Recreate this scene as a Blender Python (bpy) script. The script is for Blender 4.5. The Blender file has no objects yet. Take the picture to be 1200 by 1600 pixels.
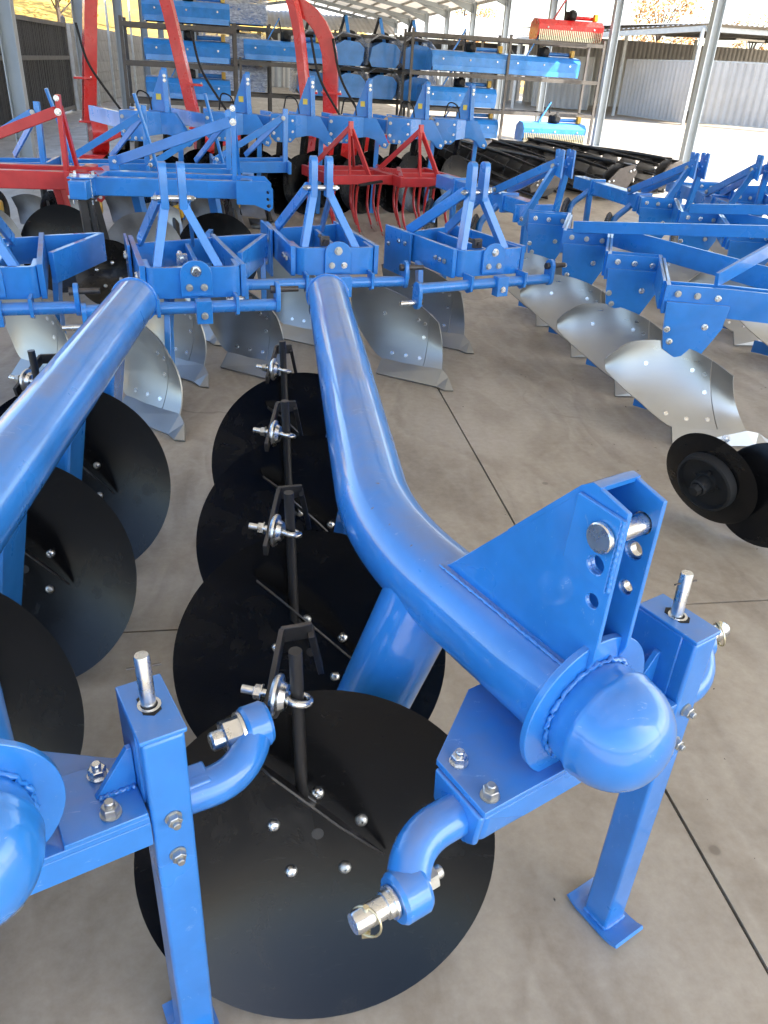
import bpy, math, random
from mathutils import Vector, Matrix
V = Vector
rad = math.radians
scene = bpy.context.scene
COL = scene.collection

# ---------------------------------------------------------------- camera
cam_data = bpy.data.cameras.new('camera')
cam = bpy.data.objects.new('camera', cam_data)
COL.objects.link(cam)
scene.camera = cam
cam_data.sensor_fit = 'VERTICAL'
cam_data.sensor_height = 24.0
cam_data.lens = 24.0 * 1215.0 / 1600.0
cam_data.clip_start = 0.02
cam_data.clip_end = 3000.0
def camera_matrix(pos, yaw, pitch, roll):
    fw = V((0, math.cos(pitch), -math.sin(pitch)))
    r0 = V((1, 0, 0))
    u0 = r0.cross(fw)
    r = r0 * math.cos(roll) + u0 * math.sin(roll)
    u = u0 * math.cos(roll) - r0 * math.sin(roll)
    Z = Matrix.Rotation(yaw, 3, 'Z')
    r, u, fw = Z @ r, Z @ u, Z @ fw
    m = Matrix((r, u, -fw)).transposed().to_4x4()
    m.translation = pos
    return m
cam.matrix_world = camera_matrix(V((0, 0, 1.6)), rad(-10.2), rad(29.85), rad(3.5))
cam_data.dof.use_dof = False

# ---------------------------------------------------------------- sky, sun, exposure
SUN_EL, SUN_AZ = 47.0, 118.0          # azimuth clockwise from +Y: behind the camera, to the right
world = bpy.data.worlds.new('World')
scene.world = world
world.use_nodes = True
wn = world.node_tree
sky = wn.nodes.new('ShaderNodeTexSky')
sky.sky_type = 'NISHITA'
sky.sun_disc = False
sky.sun_elevation = rad(SUN_EL)
sky.sun_rotation = rad(SUN_AZ)
sky.air_density = 1.0
sky.dust_density = 2.0
bg = wn.nodes['Background']
bg.inputs['Strength'].default_value = 0.15
wn.links.new(sky.outputs[0], bg.inputs[0])
sd = bpy.data.lights.new('sun', 'SUN')
sd.energy = 4.5
sd.angle = rad(0.53)
sd.color = (1.0, 0.95, 0.87)
sun = bpy.data.objects.new('sun', sd)
COL.objects.link(sun)
sdir = V((math.sin(rad(SUN_AZ)) * math.cos(rad(SUN_EL)), math.cos(rad(SUN_AZ)) * math.cos(rad(SUN_EL)), math.sin(rad(SUN_EL))))
sun.rotation_euler = sdir.to_track_quat('Z', 'Y').to_euler()
sun.location = sdir * 40
scene.view_settings.view_transform = 'Standard'
scene.view_settings.look = 'None'
scene.view_settings.gamma = 1.0
scene.view_settings.exposure = 2.15
scene.cycles.use_denoising = True
scene.cycles.max_bounces = 6
scene.cycles.diffuse_bounces = 4
scene.cycles.glossy_bounces = 3
scene.cycles.transmission_bounces = 4
scene.cycles.use_adaptive_sampling = True
scene.cycles.adaptive_threshold = 0.03
scene.cycles.sample_clamp_indirect = 8.0
scene.cycles.caustics_reflective = False
scene.cycles.caustics_refractive = False

# ---------------------------------------------------------------- materials
def new_mat(name):
    m = bpy.data.materials.new(name)
    m.use_nodes = True
    nt = m.node_tree
    return m, nt, nt.nodes['Principled BSDF']
def noise(nt, scale, detail=4, rough=0.55, coord='Object', dist=0.0, vscale=None):
    tc = nt.nodes.new('ShaderNodeTexCoord') if coord != 'World' else nt.nodes.new('ShaderNodeNewGeometry')
    out = tc.outputs[coord] if coord != 'World' else tc.outputs['Position']
    n = nt.nodes.new('ShaderNodeTexNoise')
    n.inputs['Scale'].default_value = scale
    n.inputs['Detail'].default_value = detail
    n.inputs['Roughness'].default_value = rough
    n.inputs['Distortion'].default_value = dist
    if vscale:
        mp = nt.nodes.new('ShaderNodeMapping')
        mp.inputs['Scale'].default_value = vscale
        nt.links.new(out, mp.inputs[0]); out = mp.outputs[0]
    nt.links.new(out, n.inputs['Vector'])
    return n.outputs['Fac']
def ramp(nt, fac, stops):
    r = nt.nodes.new('ShaderNodeValToRGB')
    e = r.color_ramp.elements
    while len(e) < len(stops): e.new(0.5)
    for el, (p, c) in zip(e, stops):
        el.position = p
        el.color = (c[0], c[1], c[2], 1) if not isinstance(c, (int, float)) else (c, c, c, 1)
    nt.links.new(fac, r.inputs[0])
    return r.outputs[0]
def mixc(nt, fac, a, b, mode='MIX'):
    m = nt.nodes.new('ShaderNodeMix')
    m.data_type = 'RGBA'; m.blend_type = mode
    for sock, v in ((m.inputs[0], fac), (m.inputs[6], a), (m.inputs[7], b)):
        if isinstance(v, (int, float)): sock.default_value = v
        elif isinstance(v, tuple): sock.default_value = (v[0], v[1], v[2], 1)
        else: nt.links.new(v, sock)
    return m.outputs[2]
def bump(nt, bs, h, strength, dist=0.002):
    b = nt.nodes.new('ShaderNodeBump')
    b.inputs['Strength'].default_value = strength
    b.inputs['Distance'].default_value = dist
    nt.links.new(h, b.inputs['Height'])
    nt.links.new(b.outputs[0], bs.inputs['Normal'])
def paint(name, base, dust=(0.16, 0.13, 0.14), dust_amt=0.35, rough=0.3, coat=0.5, chip=False, peel=0.0):
    m, nt, bs = new_mat(name)
    v = noise(nt, 5.0, 4, 0.62)
    light = tuple(min(1, c * 1.16 + 0.006) for c in base); dark = tuple(c * 0.86 for c in base)
    col = ramp(nt, v, [(0.3, dark), (0.7, light)])
    # overspray dust: lies in patches on faces that look up
    geo = nt.nodes.new('ShaderNodeNewGeometry')
    sep = nt.nodes.new('ShaderNodeSeparateXYZ'); nt.links.new(geo.outputs['Normal'], sep.inputs[0])
    up = ramp(nt, sep.outputs['Z'], [(0.72, 0.0), (0.98, dust_amt)])
    pat = ramp(nt, v, [(0.40, 0.0), (0.64, 1.0)])
    f = mixc(nt, 1.0, up, pat, 'MULTIPLY')
    col = mixc(nt, f, col, dust)
    if chip:
        c = ramp(nt, noise(nt, 38.0, 2, 0.7, vscale=(1, 1, 0.35)), [(0.71, 0.0), (0.73, 1.0)])
        c2 = ramp(nt, noise(nt, 2.3, 1), [(0.54, 0.0), (0.60, 0.8)])
        col = mixc(nt, mixc(nt, 1.0, c, c2, 'MULTIPLY'), col, (0.13, 0.11, 0.10))
        # pale rubbed streaks where slings and pallets touched the paint
        sc_ = ramp(nt, noise(nt, 16.0, 4, 0.75, dist=2.5, vscale=(0.5, 2.2, 1.0)), [(0.655, 0.0), (0.69, 0.55), (0.70, 0.0)])
        col = mixc(nt, sc_, col, (0.30, 0.45, 0.68))
    nt.links.new(col, bs.inputs['Base Color'])
    rr = ramp(nt, v, [(0.3, rough * 1.3), (0.7, rough * 0.8)])
    rr = mixc(nt, f, rr, (0.6, 0.6, 0.6))
    nt.links.new(rr, bs.inputs['Roughness'])
    bs.inputs['Coat Weight'].default_value = coat
    bs.inputs['Coat Roughness'].default_value = 0.07
    bs.inputs['Specular IOR Level'].default_value = 0.5
    if peel:
        bump(nt, bs, noise(nt, 120.0, 1, 0.5), peel, 0.0012)
        b2 = [n for n in nt.nodes if n.type == 'BUMP'][0]
        nt.links.new(b2.outputs[0], bs.inputs['Coat Normal'])
    return m
def metal(name, base, rough=0.3, metallic=1.0, var=0.25, scale=14.0, brush=None, bmp=0.1):
    m, nt, bs = new_mat(name)
    v = noise(nt, scale, 5, 0.6, vscale=brush)
    col = ramp(nt, v, [(0.25, tuple(c * (1 - var) for c in base)), (0.75, tuple(min(1, c * (1 + var * 0.6)) for c in base))])
    nt.links.new(col, bs.inputs['Base Color'])
    bs.inputs['Metallic'].default_value = metallic
    rr = ramp(nt, v, [(0.3, rough * 0.8), (0.75, rough * 1.35)])
    nt.links.new(rr, bs.inputs['Roughness'])
    return m
def plain(name, base, rough=0.6, var=0.12, scale=6.0, metallic=0.0, spec=0.4, bmp=0.15, bscale=60.0, coord='Object', vscale=None):
    m, nt, bs = new_mat(name)
    v = noise(nt, scale, 5, 0.6, coord, vscale=vscale)
    col = ramp(nt, v, [(0.25, tuple(c * (1 - var) for c in base)), (0.75, tuple(min(1, c * (1 + var)) for c in base))])
    nt.links.new(col, bs.inputs['Base Color'])
    bs.inputs['Roughness'].default_value = rough
    bs.inputs['Metallic'].default_value = metallic
    bs.inputs['Specular IOR Level'].default_value = spec
    if bmp > 0.2: bump(nt, bs, noise(nt, bscale, 2, coord=coord), bmp, 0.002)
    return m
M = {}
M['blue'] = paint('blue_paint', (0.022, 0.203, 0.600), dust=(0.16, 0.145, 0.15), dust_amt=0.5, rough=0.3, coat=0.9, chip=True, peel=0.06)
M['blue2'] = paint('blue_paint_frame', (0.022, 0.208, 0.605), dust=(0.20, 0.19, 0.19), dust_amt=0.75, rough=0.3, coat=0.6)
M['red'] = paint('red_paint', (0.50, 0.022, 0.022), dust=(0.24, 0.18, 0.16), dust_amt=0.6, rough=0.38, coat=0.2)
M['brightred'] = paint('bright_red_paint', (0.60, 0.020, 0.018), dust_amt=0.2, rough=0.28)
M['black'] = paint('black_disc_paint', (0.0045, 0.0044, 0.0046), dust=(0.02, 0.018, 0.017), dust_amt=0.15, rough=0.21, coat=0.0)
def scuffed_black():
    m, nt, bs = new_mat('black_disc_paint')
    v = noise(nt, 6.0, 5, 0.65, dist=0.6)
    col = ramp(nt, v, [(0.50, (0.0042, 0.0042, 0.0046)), (0.62, (0.0085, 0.0080, 0.0078)), (0.74, (0.020, 0.018, 0.016))])
    sc_ = ramp(nt, noise(nt, 24.0, 3, 0.8, dist=3.0, vscale=(0.35, 2.0, 1.0)), [(0.66, 0.0), (0.69, 0.35), (0.70, 0.0)])
    nt.links.new(mixc(nt, sc_, col, (0.06, 0.058, 0.055)), bs.inputs['Base Color'])
    nt.links.new(ramp(nt, v, [(0.35, 0.19), (0.55, 0.25), (0.72, 0.42)]), bs.inputs['Roughness'])
    bs.inputs['Specular IOR Level'].default_value = 0.27
    return m
M['black'] = scuffed_black()
M['blackraw'] = paint('black_bar_paint', (0.014, 0.013, 0.013), dust=(0.09, 0.07, 0.06), dust_amt=0.5, rough=0.4, coat=0.2)
M['darksteel'] = metal('dark_rolled_steel', (0.10, 0.09, 0.085), rough=0.45, metallic=0.7, var=0.4)
M['zinc'] = metal('zinc_plated_steel', (0.72, 0.73, 0.72), rough=0.26, var=0.15, scale=30)
M['yzinc'] = metal('yellow_passivated_steel', (0.66, 0.60, 0.42), rough=0.28, var=0.2, scale=40)
M['galv'] = metal('galvanised_mouldboard', (0.36, 0.365, 0.35), rough=0.33, metallic=0.8, var=0.08, scale=3, brush=(1, 1, 4))
M['wornplate'] = metal('worn_polished_plate', (0.34, 0.32, 0.30), rough=0.36, metallic=0.85, var=0.3, scale=6)
M['rubber'] = plain('black_rubber', (0.012, 0.012, 0.012), rough=0.7)
M['yellow'] = paint('yellow_paint', (0.62, 0.36, 0.02), dust_amt=0.2)
M['column'] = plain('grey_painted_steel', (0.33, 0.37, 0.40), rough=0.5, var=0.1, scale=2.0)
M['purlin'] = plain('purlin_steel', (0.30, 0.29, 0.27), rough=0.55)
M['rackgrey'] = plain('rack_steel', (0.11, 0.10, 0.09), rough=0.5, var=0.3, scale=5)
M['sticker'] = plain('sticker', (0.75, 0.60, 0.10), rough=0.4)
M['film'] = None

# ---------------------------------------------------------------- mesh helpers
class MB:
    def __init__(s): s.v = []; s.f = []
    def add(s, vs, fs):
        o = len(s.v); s.v += [V(p) for p in vs]; s.f += [tuple(i + o for i in f) for f in fs]; return s
    def box(s, c, size, rot=None):
        c = V(c); x, y, z = (k / 2 for k in size)
        vs = [V((a * x, b * y, d * z)) for a in (-1, 1) for b in (-1, 1) for d in (-1, 1)]
        if rot is not None:
            r = rot if isinstance(rot, Matrix) else Matrix.Rotation(rot, 3, 'Z')
            vs = [r @ p for p in vs]
        return s.add([c + p for p in vs], [(0, 1, 3, 2), (4, 6, 7, 5), (0, 4, 5, 1), (2, 3, 7, 6), (0, 2, 6, 4), (1, 5, 7, 3)])
    def bar(s, p0, p1, w, h, up=(0, 0, 1), w1=None, h1=None):
        """rectangular bar from p0 to p1: w across, h along 'up'"""
        p0, p1 = V(p0), V(p1); d = (p1 - p0).normalized(); up = V(up)
        sx = d.cross(up)
        if sx.length < 1e-4: sx = d.cross(V((0, 1, 0)))
        sx.normalize(); u = sx.cross(d).normalized()
        w1 = w if w1 is None else w1; h1 = h if h1 is None else h1
        vs = []
        for p, ww, hh in ((p0, w, h), (p1, w1, h1)):
            vs += [p + sx * (a * ww / 2) + u * (b * hh / 2) for a, b in ((-1, -1), (1, -1), (1, 1), (-1, 1))]
        return s.add(vs, [(3, 2, 1, 0), (4, 5, 6, 7), (0, 1, 5, 4), (1, 2, 6, 5), (2, 3, 7, 6), (3, 0, 4, 7)])
    def plate(s, pts, t):
        """polygon extruded by the vector t (centred)"""
        t = V(t) / 2; pts = [V(p) for p in pts]; n = len(pts)
        nrm = V((0, 0, 0))
        for i in range(n): nrm += (pts[i] - pts[0]).cross(pts[(i + 1) % n] - pts[0])
        if nrm.dot(t) < 0: pts = pts[::-1]
        vs = [p - t for p in pts] + [p + t for p in pts]
        fs = [tuple(range(n - 1, -1, -1)), tuple(range(n, 2 * n))] + [(i, (i + 1) % n, n + (i + 1) % n, n + i) for i in range(n)]
        return s.add(vs, fs)
    def tube(s, path, r, n=16, caps=True, up=None, sq=None):
        path = [V(p) for p in path]; m = len(path)
        rs = r if isinstance(r, (list, tuple)) else [r] * m
        tang = []
        for i in range(m):
            a = path[max(0, i - 1)]; b = path[min(m - 1, i + 1)]
            tang.append((b - a).normalized())
        u = V(up) if up is not None else (V((0, 0, 1)) if abs(tang[0].z) < 0.9 else V((0, 1, 0)))
        vs = []
        for i in range(m):
            t = tang[i]; u = (u - t * u.dot(t)).normalized(); w = t.cross(u)
            for k in range(n):
                a = 2 * math.pi * k / n
                vs.append(path[i] + (u * math.sin(a) + w * math.cos(a)) * rs[i])
        fs = [(i * n + k, i * n + (k + 1) % n, (i + 1) * n + (k + 1) % n, (i + 1) * n + k) for i in range(m - 1) for k in range(n)]
        if caps:
            fs += [tuple(range(n - 1, -1, -1)), tuple(range((m - 1) * n, m * n))]
        return s.add(vs, fs)
    def cyl(s, p0, p1, r, n=16, r1=None):
        return s.tube([p0, p1], [r, r if r1 is None else r1], n)
    def lathe(s, prof, o, ax, n=32):
        """profile of (radius, height) about the axis ax from o; radius 0 closes"""
        o = V(o); ax = V(ax).normalized()
        u = ax.orthogonal().normalized(); w = ax.cross(u)
        vs = []; rows = []
        for r, h in prof:
            if r < 1e-6:
                rows.append([len(vs)]); vs.append(o + ax * h)
            else:
                rows.append(list(range(len(vs), len(vs) + n)))
                vs += [o + ax * h + (u * math.cos(2 * math.pi * k / n) + w * math.sin(2 * math.pi * k / n)) * r for k in range(n)]
        fs = []
        for a, b in zip(rows, rows[1:]):
            for k in range(n):
                k2 = (k + 1) % n
                if len(a) == 1 and len(b) == 1: continue
                if len(a) == 1: fs.append((a[0], b[k2], b[k]))
                elif len(b) == 1: fs.append((a[k], a[k2], b[0]))
                else: fs.append((a[k], a[k2], b[k2], b[k]))
        return s.add(vs, fs)
    def torus(s, c, ax, R, r, a0=0.0, a1=360.0, n=24, m=10, start=None):
        c = V(c); ax = V(ax).normalized()
        u = V(start).normalized() if start is not None else ax.orthogonal().normalized()
        u = (u - ax * u.dot(ax)).normalized(); w = ax.cross(u)
        full = abs(a1 - a0) > 359
        pts = [c + (u * math.cos(rad(a0 + (a1 - a0) * i / n)) + w * math.sin(rad(a0 + (a1 - a0) * i / n))) * R for i in range(n + 1)]
        return s.tube(pts, r, m, caps=not full, up=ax)
    def strip(s, rows, closed=False):
        n = len(rows[0]); vs = [p for r in rows for p in r]
        fs = []
        for i in range(len(rows) - 1):
            for k in range(n if closed else n - 1):
                k2 = (k + 1) % n
                fs.append((i * n + k, i * n + k2, (i + 1) * n + k2, (i + 1) * n + k))
        return s.add(vs, fs)
    def shell(s, rows, t):
        """grid of points with thickness t (explicit rim, so edges stay crisp)"""
        rows = [[V(p) for p in r] for r in rows]; a, b = len(rows), len(rows[0])
        F, B = [], []
        for i in range(a):
            for k in range(b):
                du = rows[min(i + 1, a - 1)][k] - rows[max(i - 1, 0)][k]; dv = rows[i][min(k + 1, b - 1)] - rows[i][max(k - 1, 0)]
                n = du.cross(dv)
                n = n.normalized() if n.length > 1e-9 else V((0, 0, 0))
                F.append(rows[i][k] + n * t / 2); B.append(rows[i][k] - n * t / 2)
        o = len(F); fs = []
        for i in range(a - 1):
            for k in range(b - 1):
                q = (i * b + k, (i + 1) * b + k, (i + 1) * b + k + 1, i * b + k + 1)
                fs.append(q); fs.append(tuple(o + j for j in q[::-1]))
        rim = [(0, k) for k in range(b)] + [(i, b - 1) for i in range(1, a)] + [(a - 1, k) for k in range(b - 2, -1, -1)] + [(i, 0) for i in range(a - 2, 0, -1)]
        for (i, k), (j, l) in zip(rim, rim[1:] + rim[:1]):
            fs.append((i * b + k, j * b + l, o + j * b + l, o + i * b + k))
        return s.add(F + B, fs)
    def mesh(s, name, mat, smooth=32.0):
        me = bpy.data.meshes.new(name)
        me.from_pydata([tuple(p) for p in s.v], [], s.f)
        me.validate(); me.update()
        if mat is not None: me.materials.append(mat)
        if smooth:
            me.polygons.foreach_set('use_smooth', [True] * len(me.polygons))
            me.set_sharp_from_angle(angle=rad(smooth))
        return me
    def build(s, name, mat, parent=None, bevel=0.0, seg=2, smooth=32.0, solid=0.0):
        me = s.mesh(name, M[mat] if isinstance(mat, str) else mat, smooth)
        return link(name, me, parent, bevel, seg, solid)
def link(name, me, parent=None, bevel=0.0, seg=2, solid=0.0):
    o = bpy.data.objects.new(name, me); COL.objects.link(o)
    if parent is not None: o.parent = parent
    if solid:
        md = o.modifiers.new('solid', 'SOLIDIFY'); md.thickness = solid; md.offset = 0
    if bevel:
        md = o.modifiers.new('bevel', 'BEVEL'); md.width = bevel; md.segments = seg; md.limit_method = 'ANGLE'; md.angle_limit = rad(40)
        md.harden_normals = False
    return o
def tag(o, label=None, cat=None, group=None, kind=None):
    for k, v in (('label', label), ('category', cat), ('group', group), ('kind', kind)):
        if v: o[k] = v
    return o
def empty(name, label, cat, loc=(0, 0, 0), rz=0.0, group=None):
    o = bpy.data.objects.new(name, None); COL.objects.link(o)
    o.empty_display_size = 0.1
    o.location = loc; o.rotation_euler = (0, 0, rz)
    return tag(o, label, cat, group)
def copy_tree(o, parent=None):
    c = o.copy(); COL.objects.link(c); c.parent = parent
    for ch in list(o.children): copy_tree(ch, c)
    return c
def place(o, loc, rz, label=None, group=None, sc=None):
    o.location = loc; o.rotation_euler = (0, 0, rz)
    if sc: o.scale = (sc, sc, sc)
    if label: o['label'] = label
    if group: o['group'] = group
    return o
def fillet(pts, r, n=8):
    """polyline with rounded corners"""
    pts = [V(p) for p in pts]; out = [pts[0]]
    for i in range(1, len(pts) - 1):
        a, b, c = pts[i - 1], pts[i], pts[i + 1]
        p0 = b + (a - b).normalized() * r; p1 = b + (c - b).normalized() * r
        for k in range(n + 1):
            t = k / n
            out.append(p0 * (1 - t) ** 2 + b * 2 * t * (1 - t) + p1 * t ** 2)
    out.append(pts[-1]); return out
# shared fasteners, axis +Z, unit = 1 m at across-flats 0.03
def _nut_mesh():
    m = MB()
    m.lathe([(0, 0), (0.019, 0), (0.019, 0.003), (0.0, 0.003)], (0, 0, 0), (0, 0, 1), 20)
    m.lathe([(0.0, 0.003), (0.0165, 0.003), (0.0165, 0.018), (0.0145, 0.0195), (0, 0.0195)], (0, 0, 0), (0, 0, 1), 6)
    m.lathe([(0.009, 0.018), (0.009, 0.029), (0.0075, 0.031), (0, 0.031)], (0, 0, 0), (0, 0, 1), 14)
    return m.mesh('nut', M['zinc'], 28)
def _bolt_mesh():
    m = MB()
    m.lathe([(0, 0), (0.0205, 0), (0.0205, 0.003), (0.0, 0.003)], (0, 0, 0), (0, 0, 1), 16)
    m.lathe([(0.0, 0.003), (0.0165, 0.003), (0.0165, 0.013), (0.014, 0.0145), (0, 0.0145)], (0, 0, 0), (0, 0, 1), 6)
    return m.mesh('bolt', M['zinc'], 28)
def _dome_mesh():
    m = MB()
    m.lathe([(0.0, 0.0065), (0.004, 0.0065), (0.0045, 0.0105), (0.008, 0.010), (0.0125, 0.0068), (0.0145, 0.002), (0.0145, 0), (0, 0)][::-1], (0, 0, 0), (0, 0, 1), 16)
    return m.mesh('bolt', M['zinc'], 40)
NUT, BOLT, DOME = _nut_mesh(), _bolt_mesh(), _dome_mesh()
M['dullzinc'] = metal('dull_zinc', (0.52, 0.52, 0.49), rough=0.42, var=0.25, scale=60)
ALT = {}
for _me in (NUT, BOLT, DOME):
    _c = _me.copy(); _c.materials.clear(); _c.materials.append(M['dullzinc']); ALT[_me.name] = _c
rnd = random.Random(5)
def bolt(parent, p, ax, me=None, sc=1.0, name='bolt'):
    me = me or BOLT
    if rnd.random() < 0.4 and me.name in ALT: me = ALT[me.name]
    o = bpy.data.objects.new(name, me); COL.objects.link(o); o.parent = parent
    q = V(ax).to_track_quat('Z', 'Y').to_matrix().to_4x4() @ Matrix.Rotation(rnd.random() * 6.28, 4, 'Z')
    o.matrix_local = Matrix.Translation(V(p)) @ q @ Matrix.Scale(sc, 4)
    return o
# ================================================================ setting
def concrete(name):
    m, nt, bs = new_mat(name)
    big = noise(nt, 0.55, 3, 0.6, 'World', 0.4)
    col = ramp(nt, big, [(0.3, (0.325, 0.272, 0.202)), (0.55, (0.405, 0.348, 0.270)), (0.75, (0.475, 0.417, 0.332))])
    # trowel and broom marks: smears with one sharp edge
    sm = noise(nt, 2.2, 3, 0.45, 'World', 0.9, (1.0, 0.45, 1.0))
    smf = ramp(nt, sm, [(0.36, 0.0), (0.50, 0.70), (0.535, 0.15), (0.66, 0.75)])
    col = mixc(nt, smf, col, (0.255, 0.208, 0.152))
    s2 = noise(nt, 5.5, 2, 0.4, 'World', 0.5, (1.3, 0.5, 1.0))
    col = mixc(nt, ramp(nt, s2, [(0.46, 0.0), (0.58, 0.32), (0.70, 0.10)]), col, (0.47, 0.42, 0.34))
    st = noise(nt, 1.3, 5, 0.62, 'World', 0.8, (1.6, 0.8, 1))
    col = mixc(nt, ramp(nt, st, [(0.56, 0.0), (0.70, 0.6)]), col, (0.175, 0.140, 0.105))
    fine = noise(nt, 30.0, 4, 0.72, 'World')
    col = mixc(nt, 0.20, col, ramp(nt, fine, [(0.3, (0.16, 0.135, 0.105)), (0.7, (0.48, 0.44, 0.37))]))
    geo = nt.nodes.new('ShaderNodeNewGeometry')
    vo = nt.nodes.new('ShaderNodeTexVoronoi'); vo.inputs['Scale'].default_value = 2.1
    nt.links.new(geo.outputs['Position'], vo.inputs['Vector'])
    col = mixc(nt, ramp(nt, vo.outputs['Distance'], [(0.028, 0.5), (0.04, 0.0)]), col, (0.10, 0.085, 0.07))
    # one oil drop and hairline cracks
    vm = nt.nodes.new('ShaderNodeVectorMath'); vm.operation = 'DISTANCE'; vm.inputs[1].default_value = (1.055, 1.078, 0.001)
    nt.links.new(geo.outputs['Position'], vm.inputs[0])
    col = mixc(nt, ramp(nt, vm.outputs['Value'], [(0.011, 0.6), (0.017, 0.0)]), col, (0.13, 0.105, 0.08))
    v2 = nt.nodes.new('ShaderNodeTexVoronoi'); v2.feature = 'DISTANCE_TO_EDGE'; v2.inputs['Scale'].default_value = 0.42
    wz = nt.nodes.new('ShaderNodeVectorMath'); wz.operation = 'MULTIPLY_ADD'
    cn = nt.nodes.new('ShaderNodeTexNoise'); cn.inputs['Scale'].default_value = 1.8; cn.inputs['Detail'].default_value = 4
    nt.links.new(geo.outputs['Position'], cn.inputs['Vector'])
    nt.links.new(cn.outputs['Color'], wz.inputs[0]); wz.inputs[1].default_value = (0.5, 0.5, 0.0); nt.links.new(geo.outputs['Position'], wz.inputs[2])
    nt.links.new(wz.outputs[0], v2.inputs['Vector'])
    ck = mixc(nt, 1.0, ramp(nt, v2.outputs['Distance'], [(0.0, 1.0), (0.0010, 0.0)]), ramp(nt, big, [(0.48, 0.0), (0.56, 0.55)]), 'MULTIPLY')
    col = mixc(nt, ck, col, (0.12, 0.10, 0.08))
    nt.links.new(col, bs.inputs['Base Color'])
    nt.links.new(ramp(nt, sm, [(0.3, 0.36), (0.7, 0.60)]), bs.inputs['Roughness'])
    bs.inputs['Specular IOR Level'].default_value = 0.45
    bump(nt, bs, fine, 0.14, 0.003)
    return m
M['concrete'] = concrete('polished_concrete')
M['joint'] = plain('joint_dirt', (0.10, 0.09, 0.075), rough=0.9, coord='World')

# ground sheet, with the poured slabs as pieces standing 12 mm proud
g = MB(); g.add([(-700, -500, -0.014), (700, -500, -0.014), (700, 1200, -0.014), (-700, 1200, -0.014)], [(0, 1, 2, 3)])
ground = tag(g.build('ground', 'joint', smooth=0), kind='structure')
floor = tag(MB().add([(-14, -13.2, -0.010), (46.0, -13.2, -0.010), (46.0, 67.0, -0.010), (-14, 67.0, -0.010)], [(0, 1, 2, 3)]).build('floor', 'joint', smooth=0), kind='structure')
S = 5.0
sl = MB().box((0, 0, -0.0055), (S - 0.008, S - 0.008, 0.009))
sl_me = sl.mesh('slab', M['concrete'], 0)
for i in range(-3, 9):
    for j in range(-3, 13):
        o = link('slab', sl_me, floor, bevel=0.0)
        o.location = (1.017 + S * (i + 0.5), 2.035 + S * (j + 0.5), 0.001 - 0.0006 * ((i * 7 + j * 3) % 3))

# ---- open shed: H columns, rafters, purlins, corrugated sheets
XL, XR, XM, EAVE, RIDGE, Y0, NB, BAY = -3.0, 9.14, 3.07, 4.05, 5.15, -2.94, 13, 5.0
def sheet_mat(name, base, transl):
    m, nt, bs = new_mat(name)
    col = ramp(nt, noise(nt, 1.2, 4, 0.6, 'World', vscale=(0.4, 2, 1)), [(0.3, tuple(c * 0.85 for c in base)), (0.7, base)])
    nt.links.new(col, bs.inputs['Base Color'])
    bs.inputs['Roughness'].default_value = 0.5
    tr = nt.nodes.new('ShaderNodeBsdfTranslucent')
    nt.links.new(col, tr.inputs[0])
    mx = nt.nodes.new('ShaderNodeMixShader'); mx.inputs[0].default_value = transl
    out = nt.nodes['Material Output']
    nt.links.new(bs.outputs[0], mx.inputs[1]); nt.links.new(tr.outputs[0], mx.inputs[2]); nt.links.new(mx.outputs[0], out.inputs[0])
    return m
M['roof'] = sheet_mat('shed_roof_sheet', (0.80, 0.77, 0.70), 0.10)
M['roofgrey'] = plain('weathered_roof_sheet', (0.42, 0.39, 0.35), rough=0.5, var=0.2, scale=1.0, coord='World')
M['corr'] = plain('grey_corrugated_sheet', (0.43, 0.425, 0.41), rough=0.42, var=0.12, scale=0.8, coord='World')
M['galvpost'] = plain('galvanised_post', (0.46, 0.48, 0.47), rough=0.45)
shed = empty('open_shed', 'long open sided shed with grey steel columns and pale corrugated roof', 'shed', (XM, 12, 0))
off = V((XM, 12, 0))
def hsec(m, p0, p1, w, d, t, wdir):
    """H section between two points: flanges across wdir"""
    p0, p1, wdir = V(p0), V(p1), V(wdir).normalized()
    ax = (p1 - p0).normalized(); dd = ax.cross(wdir).normalized()
    m.bar(p0 + dd * (d / 2 - t / 2), p1 + dd * (d / 2 - t / 2), w, t, dd)
    m.bar(p0 - dd * (d / 2 - t / 2), p1 - dd * (d / 2 - t / 2), w, t, dd)
    m.bar(p0, p1, t, d - 2 * t, dd)
for side, X in ((-1, XL), (1, XR)):
    m = MB(); hsec(m, (0, 0, 0.012), (0, 0, EAVE), 0.18, 0.19, 0.012, (0, 1, 0))
    m.box((0, 0, 0.006), (0.26, 0.26, 0.012))
    me = m.mesh('column', M['column'], 0)
    for k in range(NB + 1):
        y = Y0 + BAY * k
        if side < 0 and y < 11: continue          # the left row starts beside the machines in view
        o = link('column', me, shed); o.location = V((X, y, 0)) - off
for k in range(NB + 1):
    y = Y0 + BAY * k
    for side, X in ((-1, XL), (1, XR)):
        m = MB()
        s0 = V((X, y, EAVE - 0.02)); s1 = V((XM, y, RIDGE - 0.16))
        m.bar(s0, s1, 0.11, 0.17, (0, 0, 1))
        q = s0.lerp(s1, 0.24)
        m.plate([s0 + V((0, 0, -0.10)), s0 + V((0, 0, -0.42)), q + V((0, 0, -0.09))], (0, 0.012, 0))
        m.bar(s0 + V((0, 0, -0.42)), q + V((0, 0, -0.09)), 0.11, 0.012)
        o = m.build('rafter', 'column', shed, smooth=0); o.location = -off
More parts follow.
